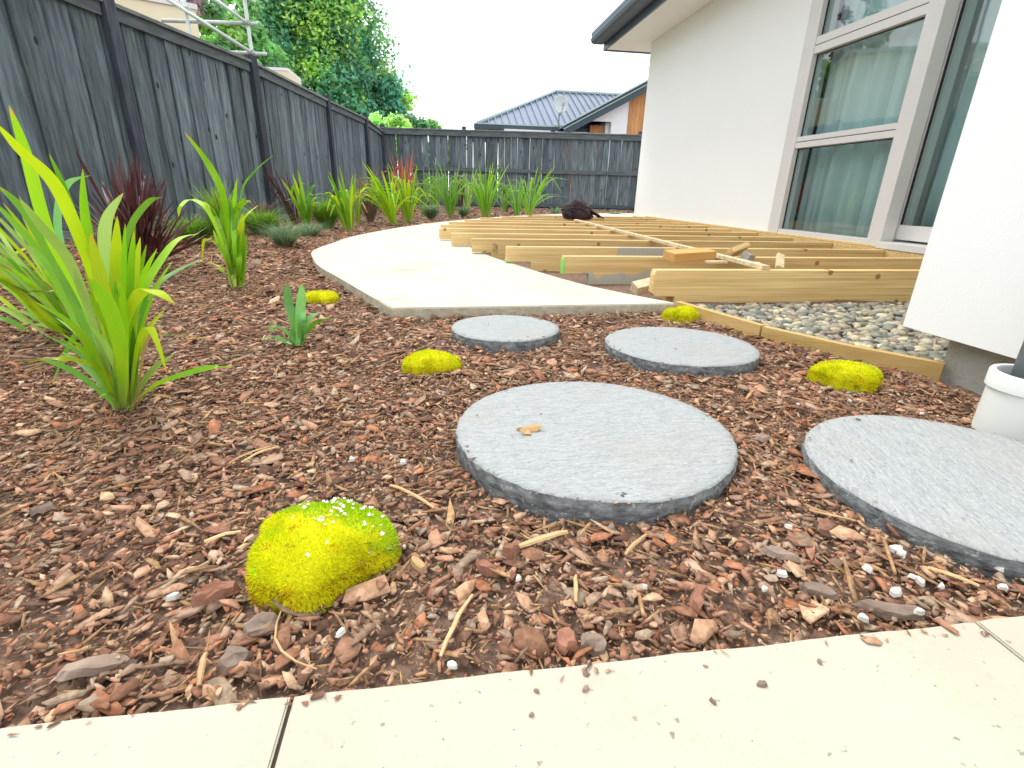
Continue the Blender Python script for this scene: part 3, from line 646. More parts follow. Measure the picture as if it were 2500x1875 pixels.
# long thin batten lying diagonally over the joists
a_, b_ = gz(1405, 537, ZT+.012), gz(1935, 667, ZT+.012)
b_ = gz(1870, 655, ZT+.008); d = b_-a_
o = box('timber_batten', -d.length/2, d.length/2, -.018, .018, -.009, .009, M_pine_end, None, .001); o.location = (a_+b_)/2; o.location.z = ZT+.0105
o.rotation_euler = (0, 0, math.atan2(d.y, d.x)); tag(o, 'long thin pale batten laid diagonally across the joists', 'batten')
timber('timber_offcut', 1682, 634, 2.28, .235, .09, .042, .22, .10, -.03, M_pine_or, 'orange wedge-ended pine offcut resting behind the front joist', ZT+.030)
timber('timber_offcut', 1795, 630, 2.42, .135, .07, .03, .45, -.75, -.20, M_pine, 'short pinkish pine block propped at a tilt beside the orange offcut', ZT+.036)
timber('timber_offcut', 1822, 647, 2.36, .05, .045, .04, .5, .3, .2, M_plinth, 'small grey cement covered block under the tilted pine block', ZT+.012)
timber('timber_offcut', 1903, 645, 2.30, .16, .035, .02, 1.0, .3, -.28, M_pine_end, 'pale short stick leaning up behind the front joist', ZT+.0)
timber('timber_offcut', 1572, 694, 2.10, .10, .05, .045, .25, .45, -.15, M_pine_end, 'pale grey offcut lying beside the left end of the front joist', .045)
timber('timber_offcut', 1745, 655, 2.22, .10, .04, .012, .1, .0, .0, M_pine_end, 'thin flat pale shim under the orange offcut', ZT+.006)
timber('timber_offcut', 1838, 653, 2.18, .06, .04, .010, -.3, .05, .0, M_pine_end, 'small pale chip of wood behind the front joist', ZT+.006)

# ------------------------------------------------------------------ dark bag on the joists
def make_bag():
    c = at(1404, 531, 6.10); c.z = ZT
    e = empty('rucksack', (c.x, c.y, c.z), 'crumpled dark brown rucksack lying on the far joists', 'rucksack')
    bm = bmesh.new(); bmesh.ops.create_icosphere(bm, subdivisions=4, radius=1)
    for v in bm.verts:
        x, y, z = v.co; q = 1+.16*mnoise.noise(Vector((x*1.5+3, y*1.5, z*1.5)))+.07*mnoise.noise(Vector((x*4, y*4+9, z*4)))+.03*mnoise.noise(Vector((x*9, y*9, z*9+4)))
        slump = 1.0-.42*max(0, x)**1.2
        X = x*.195*q+.02; Z = max(0, (z+.62))*.135*q*slump; Y = y*.15*q
        Z += .010*math.sin(x*9+z*5)*max(0, z)
        v.co = (X, Y, Z)
    me = bpy.data.meshes.new('bag_body'); bm.to_mesh(me); bm.free(); link('bag_body', me, M_bag, e, True)
    fl = []; ff = []
    for i in range(7):
        for j in range(5):
            t = i/6; fl.append((.10+.22*t, -.10+.05*j-.03*math.sin(j), .125*(1-t)**1.1+.012+.006*math.sin(i*2+j)))
    for i in range(6):
        for j in range(4): ff.append((i*5+j, i*5+j+1, i*5+j+6, i*5+j+5))
    o = mesh('flap', fl, ff, M_bag, e, True); s = o.modifiers.new('s', 'SOLIDIFY'); s.thickness = .012
    pts = [(-.12+.045*math.cos(t), -.148-.006*math.sin(t*2), .075+.035*math.sin(t)) for t in [k*.55 for k in range(12)]]
    tube('strap', pts, .010, M_strap, e, 6)
    tube('strap', [(-.20, -.09, .10), (-.1, -.142, .125), (.02, -.15, .12), (.10, -.13, .08), (.14, -.12, .02)], .008, M_strap, e, 6)
    v, f = [], []
    rg = random.Random(3)
    for k in range(160):
        x, y = rg.gauss(.07, .03), rg.gauss(0, .03); h = .03+rg.random()*.04; a0 = (x, y, .145); v += [(x-.004, y, .14), (x+.004, y, .14), (x+rg.uniform(-.03, .04), y+rg.uniform(-.02, .02), .15+h)]; f.append((3*k, 3*k+1, 3*k+2))
    o = mesh('fluffy_trim', v, f, M_fur, e); o['kind'] = 'stuff'
make_bag()

# ------------------------------------------------------------------ house on the right
H = empty('white_house', (XW, 4, 0), 'white rendered house with tall window, sliding door and blue grey gutter', 'house')
def hb(name, x0, x1, y0, y1, z0, z1, material, parent=None, bevel=0):
    o = box(name, x0-XW, x1-XW, y0-4, y1-4, z0, z1, material, parent or H, bevel); return o
WIN_Y1, WIN_TOP, SILL = 4.15, 2.12, .135
hb('wall', XW, XW+.2, WIN_Y1, 7.37, -.1, 2.26, M_plaster)
hb('wall', XW, XW+.2, 1.15, WIN_Y1, -.1, SILL-.004, M_plaster)
hb('wall', XW, XW+.2, 1.15, WIN_Y1, WIN_TOP+.002, 2.26, M_plaster)
hb('wall', XW+.2, 7.0, 7.17, 7.37, -.1, 2.26, M_plaster)
hb('interior_wall', 5.0, 5.1, 1.1, 7.1, 0, 2.26, M_dark); hb('interior_wall', XW+.2, 5.0, 1.0, 1.1, 0, 2.26, M_dark)
hb('interior_floor', XW+.2, 5.0, 1.1, 7.1, .08, .13, M_floor_in)
# soffit, fascia, gutter (the eave runs on past the corner of the wall)
hb('soffit', 2.36, 7.0, -2.0, 7.84, 2.262, 2.28, M_soffit)
hb('fascia', 2.335, 2.358, -2.0, 7.86, 2.245, 2.42, M_gutter); hb('barge_board', 2.36, 7.0, 7.842, 7.862, 2.245, 2.40, M_gutter)
prof = [(2.333, 2.33), (2.333, 2.42), (2.318, 2.42), (2.318, 2.345), (2.20, 2.335), (2.175, 2.35), (2.165, 2.385), (2.185, 2.40), (2.175, 2.435), (2.155, 2.445), (2.160, 2.39), (2.148, 2.375), (2.160, 2.335), (2.19, 2.318), (2.32, 2.318)]
g = prism_y('gutter', [(p[0]-XW, p[1]) for p in prof], -6.0, 3.86, M_gutter, H)
v = [(2.30-XW, -6, 2.42), (7.2-XW, -6, 4.1), (7.2-XW, 3.87, 4.1), (2.30-XW, 3.87, 2.42), (2.30-XW, -6, 2.45), (7.2-XW, -6, 4.13), (7.2-XW, 3.87, 4.13), (2.30-XW, 3.87, 2.45)]
mesh('roof', v, BOXF, M_gutter, H)
# nearer wall block with recessed foundation
hb('wall', 1.212, 3.03, -1.5, 1.143, .111, 2.26, M_plaster)
hb('wall', 3.03-.2, 3.03, 1.145, 1.2, -.1, 2.26, M_plaster)
hb('foundation', 1.262, 3.0, -1.5, 1.05, -.12, .109, M_plinth)
# window unit
FX0, FX1 = XW-.018, XW+.075
win = hb('window_surround', XW-.006, XW+.03, 4.150, 4.185, SILL-.02, WIN_TOP+.02, M_alu); win.name = 'window'
def wsub(name, x0, x1, y0, y1, z0, z1, m_): return box(name, x0-XW, x1-XW, y0-4, y1-4, z0, z1, m_, win, .0025)
wsub('frame', FX0, FX1, 4.035, 4.148, SILL, WIN_TOP, M_alu)
wsub('frame', FX0, FX1, 2.985, 3.095, SILL, WIN_TOP, M_alu)
for z0, z1 in ((SILL+.001, .178), (.785, .826), (.831, .866), (1.424, 1.476), (1.481, 1.533), (2.06, WIN_TOP-.002)):
    wsub('frame', FX0+.004, FX1-.004, 3.097, 4.033, z0, z1, M_alu)
wsub('seal', FX0+.012, FX1-.01, 3.1, 4.03, .826, .831, M_gasket); wsub('seal', FX0+.012, FX1-.01, 3.1, 4.03, 1.476, 1.481, M_gasket)
M_glass = bpy.data.materials.new('window_glass'); M_glass.use_nodes = True
n_ = M_glass.node_tree.nodes; l_ = M_glass.node_tree.links; n_.remove(n_['Principled BSDF'])
tr = n_.new('ShaderNodeBsdfTransparent'); tr.inputs[0].default_value = (.84, .915, .92, 1); gl = n_.new('ShaderNodeBsdfGlossy'); gl.inputs['Roughness'].default_value = .015; gl.inputs[0].default_value = (.95, 1, .97, 1)
fr_ = n_.new('ShaderNodeFresnel'); fr_.inputs[0].default_value = 1.9
tcg = n_.new('ShaderNodeTexCoord'); ng = n_.new('ShaderNodeTexNoise'); ng.inputs['Scale'].default_value = 2.2; ng.inputs['Detail'].default_value = 1; l_.new(tcg.outputs['Object'], ng.inputs['Vector'])
bg = n_.new('ShaderNodeBump'); bg.inputs['Strength'].default_value = .02; bg.inputs['Distance'].default_value = .05; l_.new(ng.outputs[0], bg.inputs['Height']); l_.new(bg.outputs[0], gl.inputs['Normal'])
mg = n_.new('ShaderNodeMixShader')
ge = n_.new('ShaderNodeNewGeometry'); iv_ = n_.new('ShaderNodeMath'); iv_.operation = 'SUBTRACT'; iv_.inputs[0].default_value = 1; l_.new(ge.outputs['Backfacing'], iv_.inputs[1])
mf = n_.new('ShaderNodeMath'); mf.operation = 'MULTIPLY'; l_.new(fr_.outputs[0], mf.inputs[0]); l_.new(iv_.outputs[0], mf.inputs[1]); l_.new(mf.outputs[0], mg.inputs[0]); l_.new(tr.outputs[0], mg.inputs[1]); l_.new(gl.outputs[0], mg.inputs[2]); l_.new(mg.outputs[0], n_['Material Output'].inputs[0])
for z0, z1 in ((.180, .783), (.868, 1.422), (1.535, 2.058)):
    wsub('seal', XW+.018, XW+.026, 4.026, 4.0345, z0, z1, M_gasket); wsub('seal', XW+.018, XW+.026, 3.097, 4.025, z1-.006, z1, M_gasket)
    wsub('pane', XW+.027, XW+.031, 3.099, 4.031, z0+.001, z1-.001, M_glass)
# sliding door, recessed behind the window plane
door = hb('sliding_door', XW+.085, XW+.125, 2.985, 3.0, SILL+.05, WIN_TOP-.02, M_alu)
def dsub(name, x0, x1, y0, y1, z0, z1, m_): return box(name, x0-XW, x1-XW, y0-4, y1-4, z0, z1, m_, door, .0025)
dsub('jamb_return', XW+.077, XW+.20, 3.002, 3.06, SILL, WIN_TOP, M_alu)
dsub('bottom_rail', XW+.087, XW+.123, 1.20, 2.984, SILL+.052, .275, M_alu)
dsub('top_rail', XW+.087, XW+.123, 1.20, 2.984, 2.02, WIN_TOP-.021, M_alu)
dsub('sill', XW-.05, XW+.15, 1.2, 2.977, SILL-.002, SILL+.038, M_alu)
dsub('seal', XW+.090, XW+.10, 2.972, 2.984, .277, 2.018, M_gasket)
dsub('pane', XW+.102, XW+.106, 1.2, 2.971, .277, 2.018, M_glass)
# curtains inside
def curtain(y0, y1, x, lab, seed, amp=.05, wl=.19):
    rg = random.Random(seed); n = int((y1-y0)/.010); v, f = [], []; ph = 0
    for i in range(n+1):
        y = y0+(y1-y0)*i/n; ph += 2*math.pi*.012/(wl*(1+.35*math.sin(y*5+seed)))
        dx = amp*math.sin(ph)+amp*.3*math.sin(2.3*ph+1)
        for j in range(5): v.append((x+dx*(1-.12*j)-x, y-(y0+y1)/2+.006*math.sin(ph*.5+j), .14+j*.48))
    for i in range(n):
        for j in range(4): f.append((i*5+j, i*5+5+j, i*5+6+j, i*5+j+1))
    o = mesh('curtain', v, f, M_curtain, None, True); s = o.modifiers.new('s', 'SOLIDIFY'); s.thickness = .003
    o.location = (x, (y0+y1)/2, 0); return tag(o, lab, 'curtain', 'curtains behind the glass')
curtain(3.06, 3.80, XW+.17, 'pale teal curtain hanging in folds behind the three pane window', 3)
curtain(3.86, 4.10, XW+.20, 'narrow pale teal curtain at the left edge inside the window', 5, .02, .12)
curtain(1.25, 3.85, XW+.33, 'teal curtain hanging behind the sliding door glass', 4)

# downpipe and its white riser
PC = (1.106, .742)
dp = tube('downpipe', [(PC[0]-XW+.01, PC[1]-4, .02), (PC[0]-XW+.01, PC[1]-4, 1.0), (PC[0]-XW+.01, PC[1]-4, 2.25)], .041, M_pvc_grey, H, 28)
def lathe(name, prof, material, loc, seg=48):
    v, f = [], []
    for r, z in prof:
        for k in range(seg): t = 2*math.pi*k/seg; v.append((r*math.cos(t), r*math.sin(t), z))
    for i in range(len(prof)-1):
        for k in range(seg): f.append((i*seg+k, i*seg+(k+1) % seg, (i+1)*seg+(k+1) % seg, (i+1)*seg+k))
    o = mesh(name, v, f, material, None, True); o.location = loc
    bm = bmesh.new(); bm.from_mesh(o.data); bmesh.ops.recalc_face_normals(bm, faces=bm.faces); bm.to_mesh(o.data); bm.free()
    o.data.set_sharp_from_angle(angle=math.radians(35)); return o
rs = empty('drain_riser', (PC[0], PC[1], 0), 'white plastic drain riser pipe standing in the mulch against the house wall', 'drain pipe')
o = lathe('riser_pipe', [(.0625, -.05), (.0625, .088), (.0635, .089)], M_pvc, (0, 0, 0)); o.parent = rs
o = lathe('collar', [(.0635, .088), (.0672, .090), (.0672, .118), (.0655, .121), (.0575, .121), (.055, .117), (.055, .03)], M_pvc, (0, 0, 0)); o.parent = rs

# ------------------------------------------------------------------ fences
def interp(line, s):
    for i in range(len(line)-1):
        a = Vector(line[i]); b = Vector(line[i+1]); l = (b-a).length
        if s <= l: return a+(b-a)*(s/l), (b-a).normalized(), i
        s -= l
    return None
fence = empty('paling_fence', (-2.5, 5, 0), 'tall dark stained paling fence along the left side with capping rail and posts', 'fence')
ZC = 1.72
def paling_mesh(w, h, seed):
    bm = bmesh.new(); rg = random.Random(seed)
    vs = [bm.verts.new(p) for p in boxv(-w/2, w/2, -.009, .009, 0, h)]
    for f in BOXF: bm.faces.new([vs[i] for i in f])
    vert = [e for e in bm.edges if abs(e.verts[0].co.z-e.verts[1].co.z) > .1]
    bmesh.ops.subdivide_edges(bm, edges=vert, cuts=7)
    for v in bm.verts:
        t = v.co.z/h; v.co.x += .0035*math.sin(t*7+seed)+rg.uniform(-.0012, .0012); v.co.y += .003*math.sin(t*5+seed*2)
    bmesh.ops.bevel(bm, geom=[e for e in bm.edges if len(e.link_faces) == 2 and e.calc_face_angle(0) > 1 and abs(e.verts[0].co.z-e.verts[1].co.z) > .05], offset=.0025, segments=1, affect='EDGES')
    me = bpy.data.meshes.new('paling'); bm.normal_update(); bm.to_mesh(me); bm.free(); me.materials.append(M_fence); return me
PM = [paling_mesh(.148+.004*(k % 3), 1.66, k) for k in range(6)]
tot = sum((Vector(LF[i+1])-Vector(LF[i])).length for i in range(len(LF)-1))
s = .05; k = 0
while s < tot-.04:
    p, d, i = interp(LF, s); ang = math.atan2(d.y, d.x)
    o = bpy.data.objects.new('paling', PM[R.randrange(6)]); C.objects.link(o); o.parent = fence
    back = (k % 2)*.017 if s < 8.2 else R.uniform(0, .007)
    nrm = Vector((-d.y, d.x)); q = p+nrm*(.012+back+R.uniform(-.002, .002))
    o.location = (q.x-fence.location.x, q.y-fence.location.y, .012+R.uniform(-.012, .006)); o.rotation_euler = (R.uniform(-.004, .004), R.uniform(-.012, .012), ang+R.uniform(-.03, .03))
    s += (.114 if s < 8.2 else .143)+R.uniform(-.008, .008); k += 1
for i in range(1, len(LF)):
    x, y = LF[i]; d = Vector(LF[i])-Vector(LF[i-1]); ang = math.atan2(d.y, d.x)
    zt = ZC+.055 if i < len(LF)-1 else ZC+.02
    o = box('post', -.055, .055, -.035, .05, -.1, zt, M_post, fence, .004); o.location = (x-fence.location.x+.02, y-fence.location.y, 0); o.rotation_euler = (0, 0, ang)
    a = Vector(LF[i-1]); L = d.length; off = .06
    for (nm, y0, y1, z0, z1, m_) in (('cap_rail', -.055, .045, ZC-.028, ZC, M_cap), ('top_rail', -.024, -.002, ZC-.115, ZC-.030, M_rail), ('gravel_board', -.026, -.006, -.08, .075, M_cap)):
        zz = 0
        o = box(nm, off, L-off+.0, y0, y1, z0, z1, m_, fence, .002); o.location = (a.x-fence.location.x, a.y-fence.location.y, 0); o.rotation_euler = (0, 0, ang)
bf = empty('paling_fence', ((BFA[0]+BFB[0])/2, (BFA[1]+BFB[1])/2, 0), 'dark stained paling fence across the back with middle rail and narrow light gaps', 'fence')
A, B = Vector(BFA), Vector(BFB); d = (B-A); L = d.length; ang = math.atan2(d.y, d.x); bf.rotation_euler = (0, 0, ang)
s = .03
while s < L-.05:
    o = bpy.data.objects.new('paling', PM[R.randrange(6)]); C.objects.link(o); o.parent = bf
    gap = R.choice([.0, .002, .004, .012, .003, .016, .001]) if s < 3.4 else R.choice([.0, .0, .002, .001, .006])
    o.location = (s+.075-L/2, .03+R.uniform(-.002, .002), .03+R.uniform(-.01, .01)); o.rotation_euler = (0, R.uniform(-.006, .006), math.pi if R.random() < .5 else 0); s += .151+gap
for (nm, y0, y1, z0, z1, m_) in (('cap_rail', -.05, .06, 1.775, 1.80, M_cap), ('top_rail', -.03, .012, 1.655, 1.773, M_rail), ('middle_rail', -.03, .012, .855, .945, M_rail), ('bottom_rail', -.03, .012, .06, .14, M_rail)):
    box(nm, -L/2, L/2, y0, y1, z0, z1, m_, bf, .003)
for s in (.0, 2.0, 4.2, 6.4): box('post', s-L/2-.05, s-L/2+.05, .055, .15, -.1, 1.88, M_post, bf, .004)
for o in bf.children:
    if o.name.startswith('paling'): o.scale = (1, 1, 1.045)

# ------------------------------------------------------------------ moss mounds
def moss(px, py, rx, ry, h, rz, n, seed, lab, flowers=0, lime=None):
    c = gz(px, py, 0); e = empty('moss_mound', (c.x, c.y, 0), lab, 'moss mound', 'yellow green moss mounds', rz)
    def rad(t): return 1+.10*math.sin(3*t+seed)+.06*math.sin(5*t+2*seed)+.03*math.sin(9*t)
    def pt(t, u):                    # u 0 at top .. 1 at rim
        q = rad(t)*math.sin(u*math.pi/2)**.85
        lump = 1+.16*mnoise.noise(Vector((math.cos(t)*u*2.4+seed, math.sin(t)*u*2.4, 0)))
        z = h*(max(0, 1-u**2.3))**.62*lump
        return Vector((rx*q*math.cos(t), ry*q*math.sin(t), z))
    NT, NU = 48, 14; v = [pt(0, 0)]; f = []
    for j in range(1, NU+1):
        for k in range(NT): v.append(pt(2*math.pi*k/NT, j/NU)-Vector((0, 0, .004)))
    for k in range(NT): f.append((0, 1+k, 1+(k+1) % NT))
    for j in range(NU-1):
        for k in range(NT): f.append((1+j*NT+k, 1+(j+1)*NT+k, 1+(j+1)*NT+(k+1) % NT, 1+j*NT+(k+1) % NT))
    mesh('cushion', v, f, M_mossb, e, True)
    rg = np.random.default_rng(seed); vv, cc = [], []
    bl = max(.0045, .05*rx) if rx > .05 else .0045
    for k in range(n):
        t = rg.uniform(0, 2*math.pi); u = math.sqrt(rg.uniform(0, 1)); p = pt(t, u); p2 = pt(t, min(1, u+.03)); p3 = pt(t+.05, u)
        nr = (p2-p).cross(p3-p); nr = nr.normalized() if nr.length > 1e-9 else Vector((0, 0, 1))
        if nr.z < 0: nr = -nr
        nr = (nr+Vector((math.cos(t), math.sin(t), 0))*.25*u+Vector(rg.normal(0, .38, 3))).normalized()
        s = nr.cross(Vector(rg.normal(0, 1, 3))).normalized()*bl*.16; l_ = bl*rg.uniform(.5, 1.5)
        vv += [p-s, p+s, p+nr*l_]
        edge = u > .8 and rg.random() < .35
        w = mnoise.noise(Vector((p.x*40+seed, p.y*40, p.z*40)))
        g = 1.0+.15*w
        if edge or w > .44: col = (.85*g, .60*g, .6)
        elif w < -.42: col = (.80, .98, 1.)
        else: col = (1*g, 1*g, 1)
        if lime is not None:                       # younger, greener growth on one flank
            q = (p.x*math.cos(lime)+p.y*math.sin(lime))/rx+.35*w
            if q > .18: col = (.60, .86, 2.5)
        if u > .82 and rg.random() < .22: col = (.42, .24, .5)
        cc += [np.array(col)*rg.uniform(.8, 1.15)]*3
    V_ = np.array([tuple(q) for q in vv]); o = fast_mesh('moss_foliage', V_, np.arange(len(V_)), np.full(n, 3), M_moss, e, pointcol=np.array(cc)); o['kind'] = 'stuff'
    rgp = random.Random(seed)
    for k in range(flowers):
        t = rgp.gauss(.75, .8)-rz; u = min(.9, abs(rgp.gauss(.42, .28))); p = pt(t, u)
        s = rx*.032*rgp.uniform(.7, 1.2); fv = [(0, 0, .0)]
        for q in range(10): a_ = q*math.pi/5; r_ = s*(1 if q % 2 == 0 else .62); fv.append((r_*math.cos(a_), r_*math.sin(a_), s*.25))
        ff = [(0, 1+q, 1+(q+1) % 10) for q in range(10)]
        o = mesh('flower', fv, ff, M_flower, e); o.location = p+Vector((0, 0, bl*1.25)); o.rotation_euler = (rgp.uniform(-.6, .6), rgp.uniform(-.6, .6), rgp.uniform(0, 3))
    return e
moss(787, 1374, .079, .074, .054, .35, 16000, 2, 'large bright yellow moss mound with tiny white flowers in the foreground', 75, .75)
moss(1055, 905, .070, .050, .043, -.1, 9000, 3, 'yellow moss mound left of the largest stepping stone')
moss(785, 742, .066, .055, .046, .1, 7000, 4, 'yellow moss mound behind the small broad-leaved plant')
moss(1662, 783, .060, .040, .046, -.1, 7000, 5, 'green yellow moss mound between stepping stone and timber edging')
moss(2063, 940, .071, .046, .050, -.45, 9000, 6, 'yellow moss mound at the right in front of the timber edging')

# ------------------------------------------------------------------ strap leaved plants
def leaf_mesh(pts, w, fold=.35, twist=0., wprof=None, n=12):
    P = smooth_line([tuple(p) for p in pts], 6) if len(pts) > 2 else [tuple(Vector(pts[0]).lerp(Vector(pts[1]), t/8)) for t in range(9)]
    P = [Vector(p) for p in P]; m_ = len(P); v, f, al = [], [], []
    view = Vector((0, 0, CAMH))
    side0 = None
    for i, p in enumerate(P):
        t = i/(m_-1); d = (P[min(i+1, m_-1)]-P[max(i-1, 0)]).normalized()
        tv = Vector((math.cos(twist), math.sin(twist), 0)); s = (tv-d*tv.dot(d)).normalized()
        if side0 is not None and s.dot(side0) < 0: s = -s
        side0 = s; nr = d.cross(s)
        ww = w*(wprof(t) if wprof else (.26+.74*math.sin(min(1, t*1.25+.05)*math.pi/2))*(1 if t < .55 else max(.02, 1-((t-.55)/.45)**1.9)))
        v += [p-s*ww/2, p+nr*ww*fold*.35, p+s*ww/2]; al += [t]*3
    for i in range(m_-1):
        a = 3*i; f += [(a, a+1, a+4, a+3), (a+1, a+2, a+5, a+4)]
    return v, f, al
def add_leaf(parent, pts, w, material, twist=0., fold=.35, label=None):
    base = parent.location; pts = [Vector(p)-base for p in pts]
    v, f, al = leaf_mesh(pts, w, fold, twist); o = mesh('leaf', v, f, material, parent, True)
    a = o.data.attributes.new('along', 'FLOAT', 'POINT'); a.data.foreach_set('value', al)
    a = o.data.attributes.new('across', 'FLOAT', 'POINT'); a.data.foreach_set('value', [(-1., 0., 1.)[k % 3] for k in range(len(al))])
    return o
def px_leaf(e, ctrl, w, material, twist=0., fold=.3):
    """control points: (px, py, Y) seen from the photograph's camera, placed at their own depth"""
    add_leaf(e, [at(*c) for c in ctrl], w, material, twist, fold)
# big foreground plant
bA = gz(300, 1005, -.0)
PA = empty('strap_leaf_plant', bA, 'large bright green strap leaved plant in the left foreground', 'plant')
Y0 = bA.y
def b0(dx=0, dy=0): return (298+dx, 1000+dy, Y0+dx*.0003)
S_A = [([b0(-2), (215, 760, Y0+.02), (120, 573, Y0+.0), (63, 374, Y0-.03), (22, 257, Y0-.06)], .034, M_leafA),
       ([b0(-10), (250, 760, Y0-.01), (215, 636, Y0-.03), (139, 459, Y0-.08), (47, 364, Y0-.12), (-10, 300, Y0-.14)], .031, M_leafY),
       ([b0(4), (235, 720, Y0+.05), (185, 541, Y0+.05), (149, 440, Y0+.03), (119, 374, Y0+.0)], .020, M_leafG),
       ([b0(), (240, 760, Y0+.08), (200, 600, Y0+.08), (150, 490, Y0+.06), (127, 430, Y0+.05)], .034, M_leafY),
       ([b0(2), (262, 760, Y0-.02), (222, 605, Y0-.03), (206, 510, Y0-.04), (202, 412, Y0-.06)], .032, M_leafA),
       ([b0(8), (268, 740, Y0+.02), (255, 605, Y0+.03), (263, 530, Y0+.04), (301, 471, Y0+.05)], .036, M_leafP),
       ([b0(6), (283, 760, Y0+.0), (284, 640, Y0+.0), (286, 528, Y0-.02)], .030, M_leafY),
       ([b0(14), (290, 740, Y0+.03), (300, 640, Y0+.03), (320, 551, Y0+.03), (365, 491, Y0+.02), (401, 482, Y0+.0)], .019, M_leafG),
       ([b0(12), (300, 780, Y0+.02), (312, 640, Y0+.03), (344, 592, Y0+.04)], .022, M_leafG),
       ([b0(20), (326, 790, Y0+.0), (352, 706, Y0+.02), (385, 645, Y0+.05), (433, 585, Y0+.1), (487, 570, Y0+.14)], .023, M_leafA),
       ([b0(24), (320, 800, Y0+.05), (380, 700, Y0+.11), (443, 655, Y0+.17), (512, 627, Y0+.24)], .022, M_leafG),
       ([b0(22), (300, 850, Y0-.03), (316, 758, Y0-.06), (348, 711, Y0-.09), (390, 716, Y0-.12), (427, 742, Y0-.14)], .028, M_leafY),
       ([b0(26), (332, 880, Y0+.06), (354, 822, Y0+.12), (420, 819, Y0+.16), (506, 824, Y0+.18)], .017, M_leafA),
       ([b0(30, -20), (380, 939, Y0-.02), (459, 910, Y0-.02), (520, 896, Y0-.02), (566, 897, Y0-.02)], .016, M_leafA),
       ([b0(-6), (272, 926, Y0-.02), (221, 888, Y0-.04), (152, 875, Y0-.06), (80, 881, Y0-.06), (32, 887, Y0-.05)], .017, M_leafY),
       ([b0(-6), (250, 900, Y0+.05), (234, 790, Y0+.12), (190, 810, Y0+.16), (155, 870, Y0+.16), (127, 942, Y0+.13)], .015, M_leafG),
       ([b0(18), (335, 850, Y0-.04), (362, 800, Y0-.08), (385, 840, Y0-.1), (408, 913, Y0-.09)], .018, M_leafY),
       ([b0(30), (350, 968, Y0-.02), (400, 966, Y0-.03), (438, 980, Y0-.03)], .008, M_dry),
       ([b0(-4), (225, 780, Y0-.05), (170, 640, Y0-.08), (95, 545, Y0-.12), (47, 483, Y0-.15)], .030, M_leafP),
       ([b0(6), (275, 800, Y0-.06), (245, 680, Y0-.08), (221, 567, Y0-.09)], .046, M_leafY),
       ([b0(2), (295, 860, Y0-.10), (262, 740, Y0-.13), (218, 679, Y0-.15)], .042, M_leafA),
       ([b0(-8), (200, 780, Y0+.03), (140, 650, Y0+.04), (63, 520, Y0+.03), (-10, 450, Y0+.02)], .028, M_leafG),
       ([b0(-8), (190, 800, Y0+.08), (110, 640, Y0+.1), (30, 540, Y0+.1), (-20, 490, Y0+.1)], .024, M_leafG),
       ([b0(4), (210, 760, Y0+.2), (150, 600, Y0+.28), (142, 510, Y0+.32), (168, 446, Y0+.32), (222, 428, Y0+.3)], .026, M_leafB),
       ([b0(10), (270, 800, Y0+.1), (230, 640, Y0+.12), (218, 570, Y0+.12)], .030, M_leafB),
       ([b0(0), (272, 830, Y0-.02), (240, 760, Y0-.04), (196, 700, Y0-.06), (178, 640, Y0-.07)], .034, M_leafA),
       ([b0(12), (300, 860, Y0-.06), (296, 760, Y0-.08), (290, 690, Y0-.09)], .032, M_leafA),
       ([b0(16), (318, 900, Y0-.01), (325, 850, Y0-.02), (322, 780, Y0-.03)], .022, M_leafG),
       ([b0(-10, -25), (262, 960, Y0-.02), (240, 972, Y0-.03)], .010, M_leafA),
       ([b0(28), (345, 900, Y0-.01), (352, 850, Y0-.01), (385, 795, Y0-.02), (392, 828, Y0-.03)], .010, M_dry)]
for i, (c, w, m_) in enumerate(S_A): px_leaf(PA, c, w*.68, m_, twist=R.uniform(-.35, .35))
for i in range(7): px_leaf(PA, [b0(-10+6*i, 4), (285+7*i, 930, Y0+.01*(i-3)), (272+10*i, 860-8*(i % 3), Y0)], .014, M_leafY if i % 2 else M_leafG)
ra = random.Random(77)
for i in range(40):
    sx = 298+ra.uniform(-22, 26); tx = 298+ra.gauss(-45, 105); ty = ra.uniform(520, 830)+abs(tx-290)*.25; Yt = Y0+ra.uniform(-.12, .22); w_ = ra.uniform(.007, .016)
    px_leaf(PA, [(sx, 1002, Y0), (sx+(tx-sx)*.25, 1002-(1002-ty)*.4, Y0+(Yt-Y0)*.3), (sx+(tx-sx)*.6, 1002-(1002-ty)*.78, Y0+(Yt-Y0)*.7), (tx, ty, Yt)], w_, ra.choice([M_leafA, M_leafA, M_leafY, M_leafG, M_leafP]), twist=ra.uniform(-.5, .5))
# fan of leaves behind it at the photo edge
bB = gz(200, 818, 0); PB = empty('strap_leaf_plant', bB, 'yellow green strap leaved plant leaning left behind the large foreground plant', 'plant'); YB = bB.y
rr = random.Random(21)
for i in range(64):
    tx = rr.uniform(-90, 120); ty = rr.uniform(470, 700) if i % 3 else rr.uniform(620, 800); sx = 198+rr.uniform(-14, 10)
    ty = max(ty, 800-1.6*abs(tx-198)) if tx > 60 else ty
    mx, my = (sx+tx)/2+rr.uniform(0, 25), (815+ty)/2+rr.uniform(-5, 35); Yt = YB+rr.uniform(-.3, .35)
    px_leaf(PB, [(sx, 815, YB), (mx+30, my+30, YB+(Yt-YB)*.4), ((mx+tx)/2, (my+ty)/2-8, YB+(Yt-YB)*.75), (tx, ty, Yt)], rr.uniform(.009, .019), rr.choice([M_leafY, M_leafA, M_leafA, M_leafG, M_leafP]), twist=rr.uniform(-.4, .4))
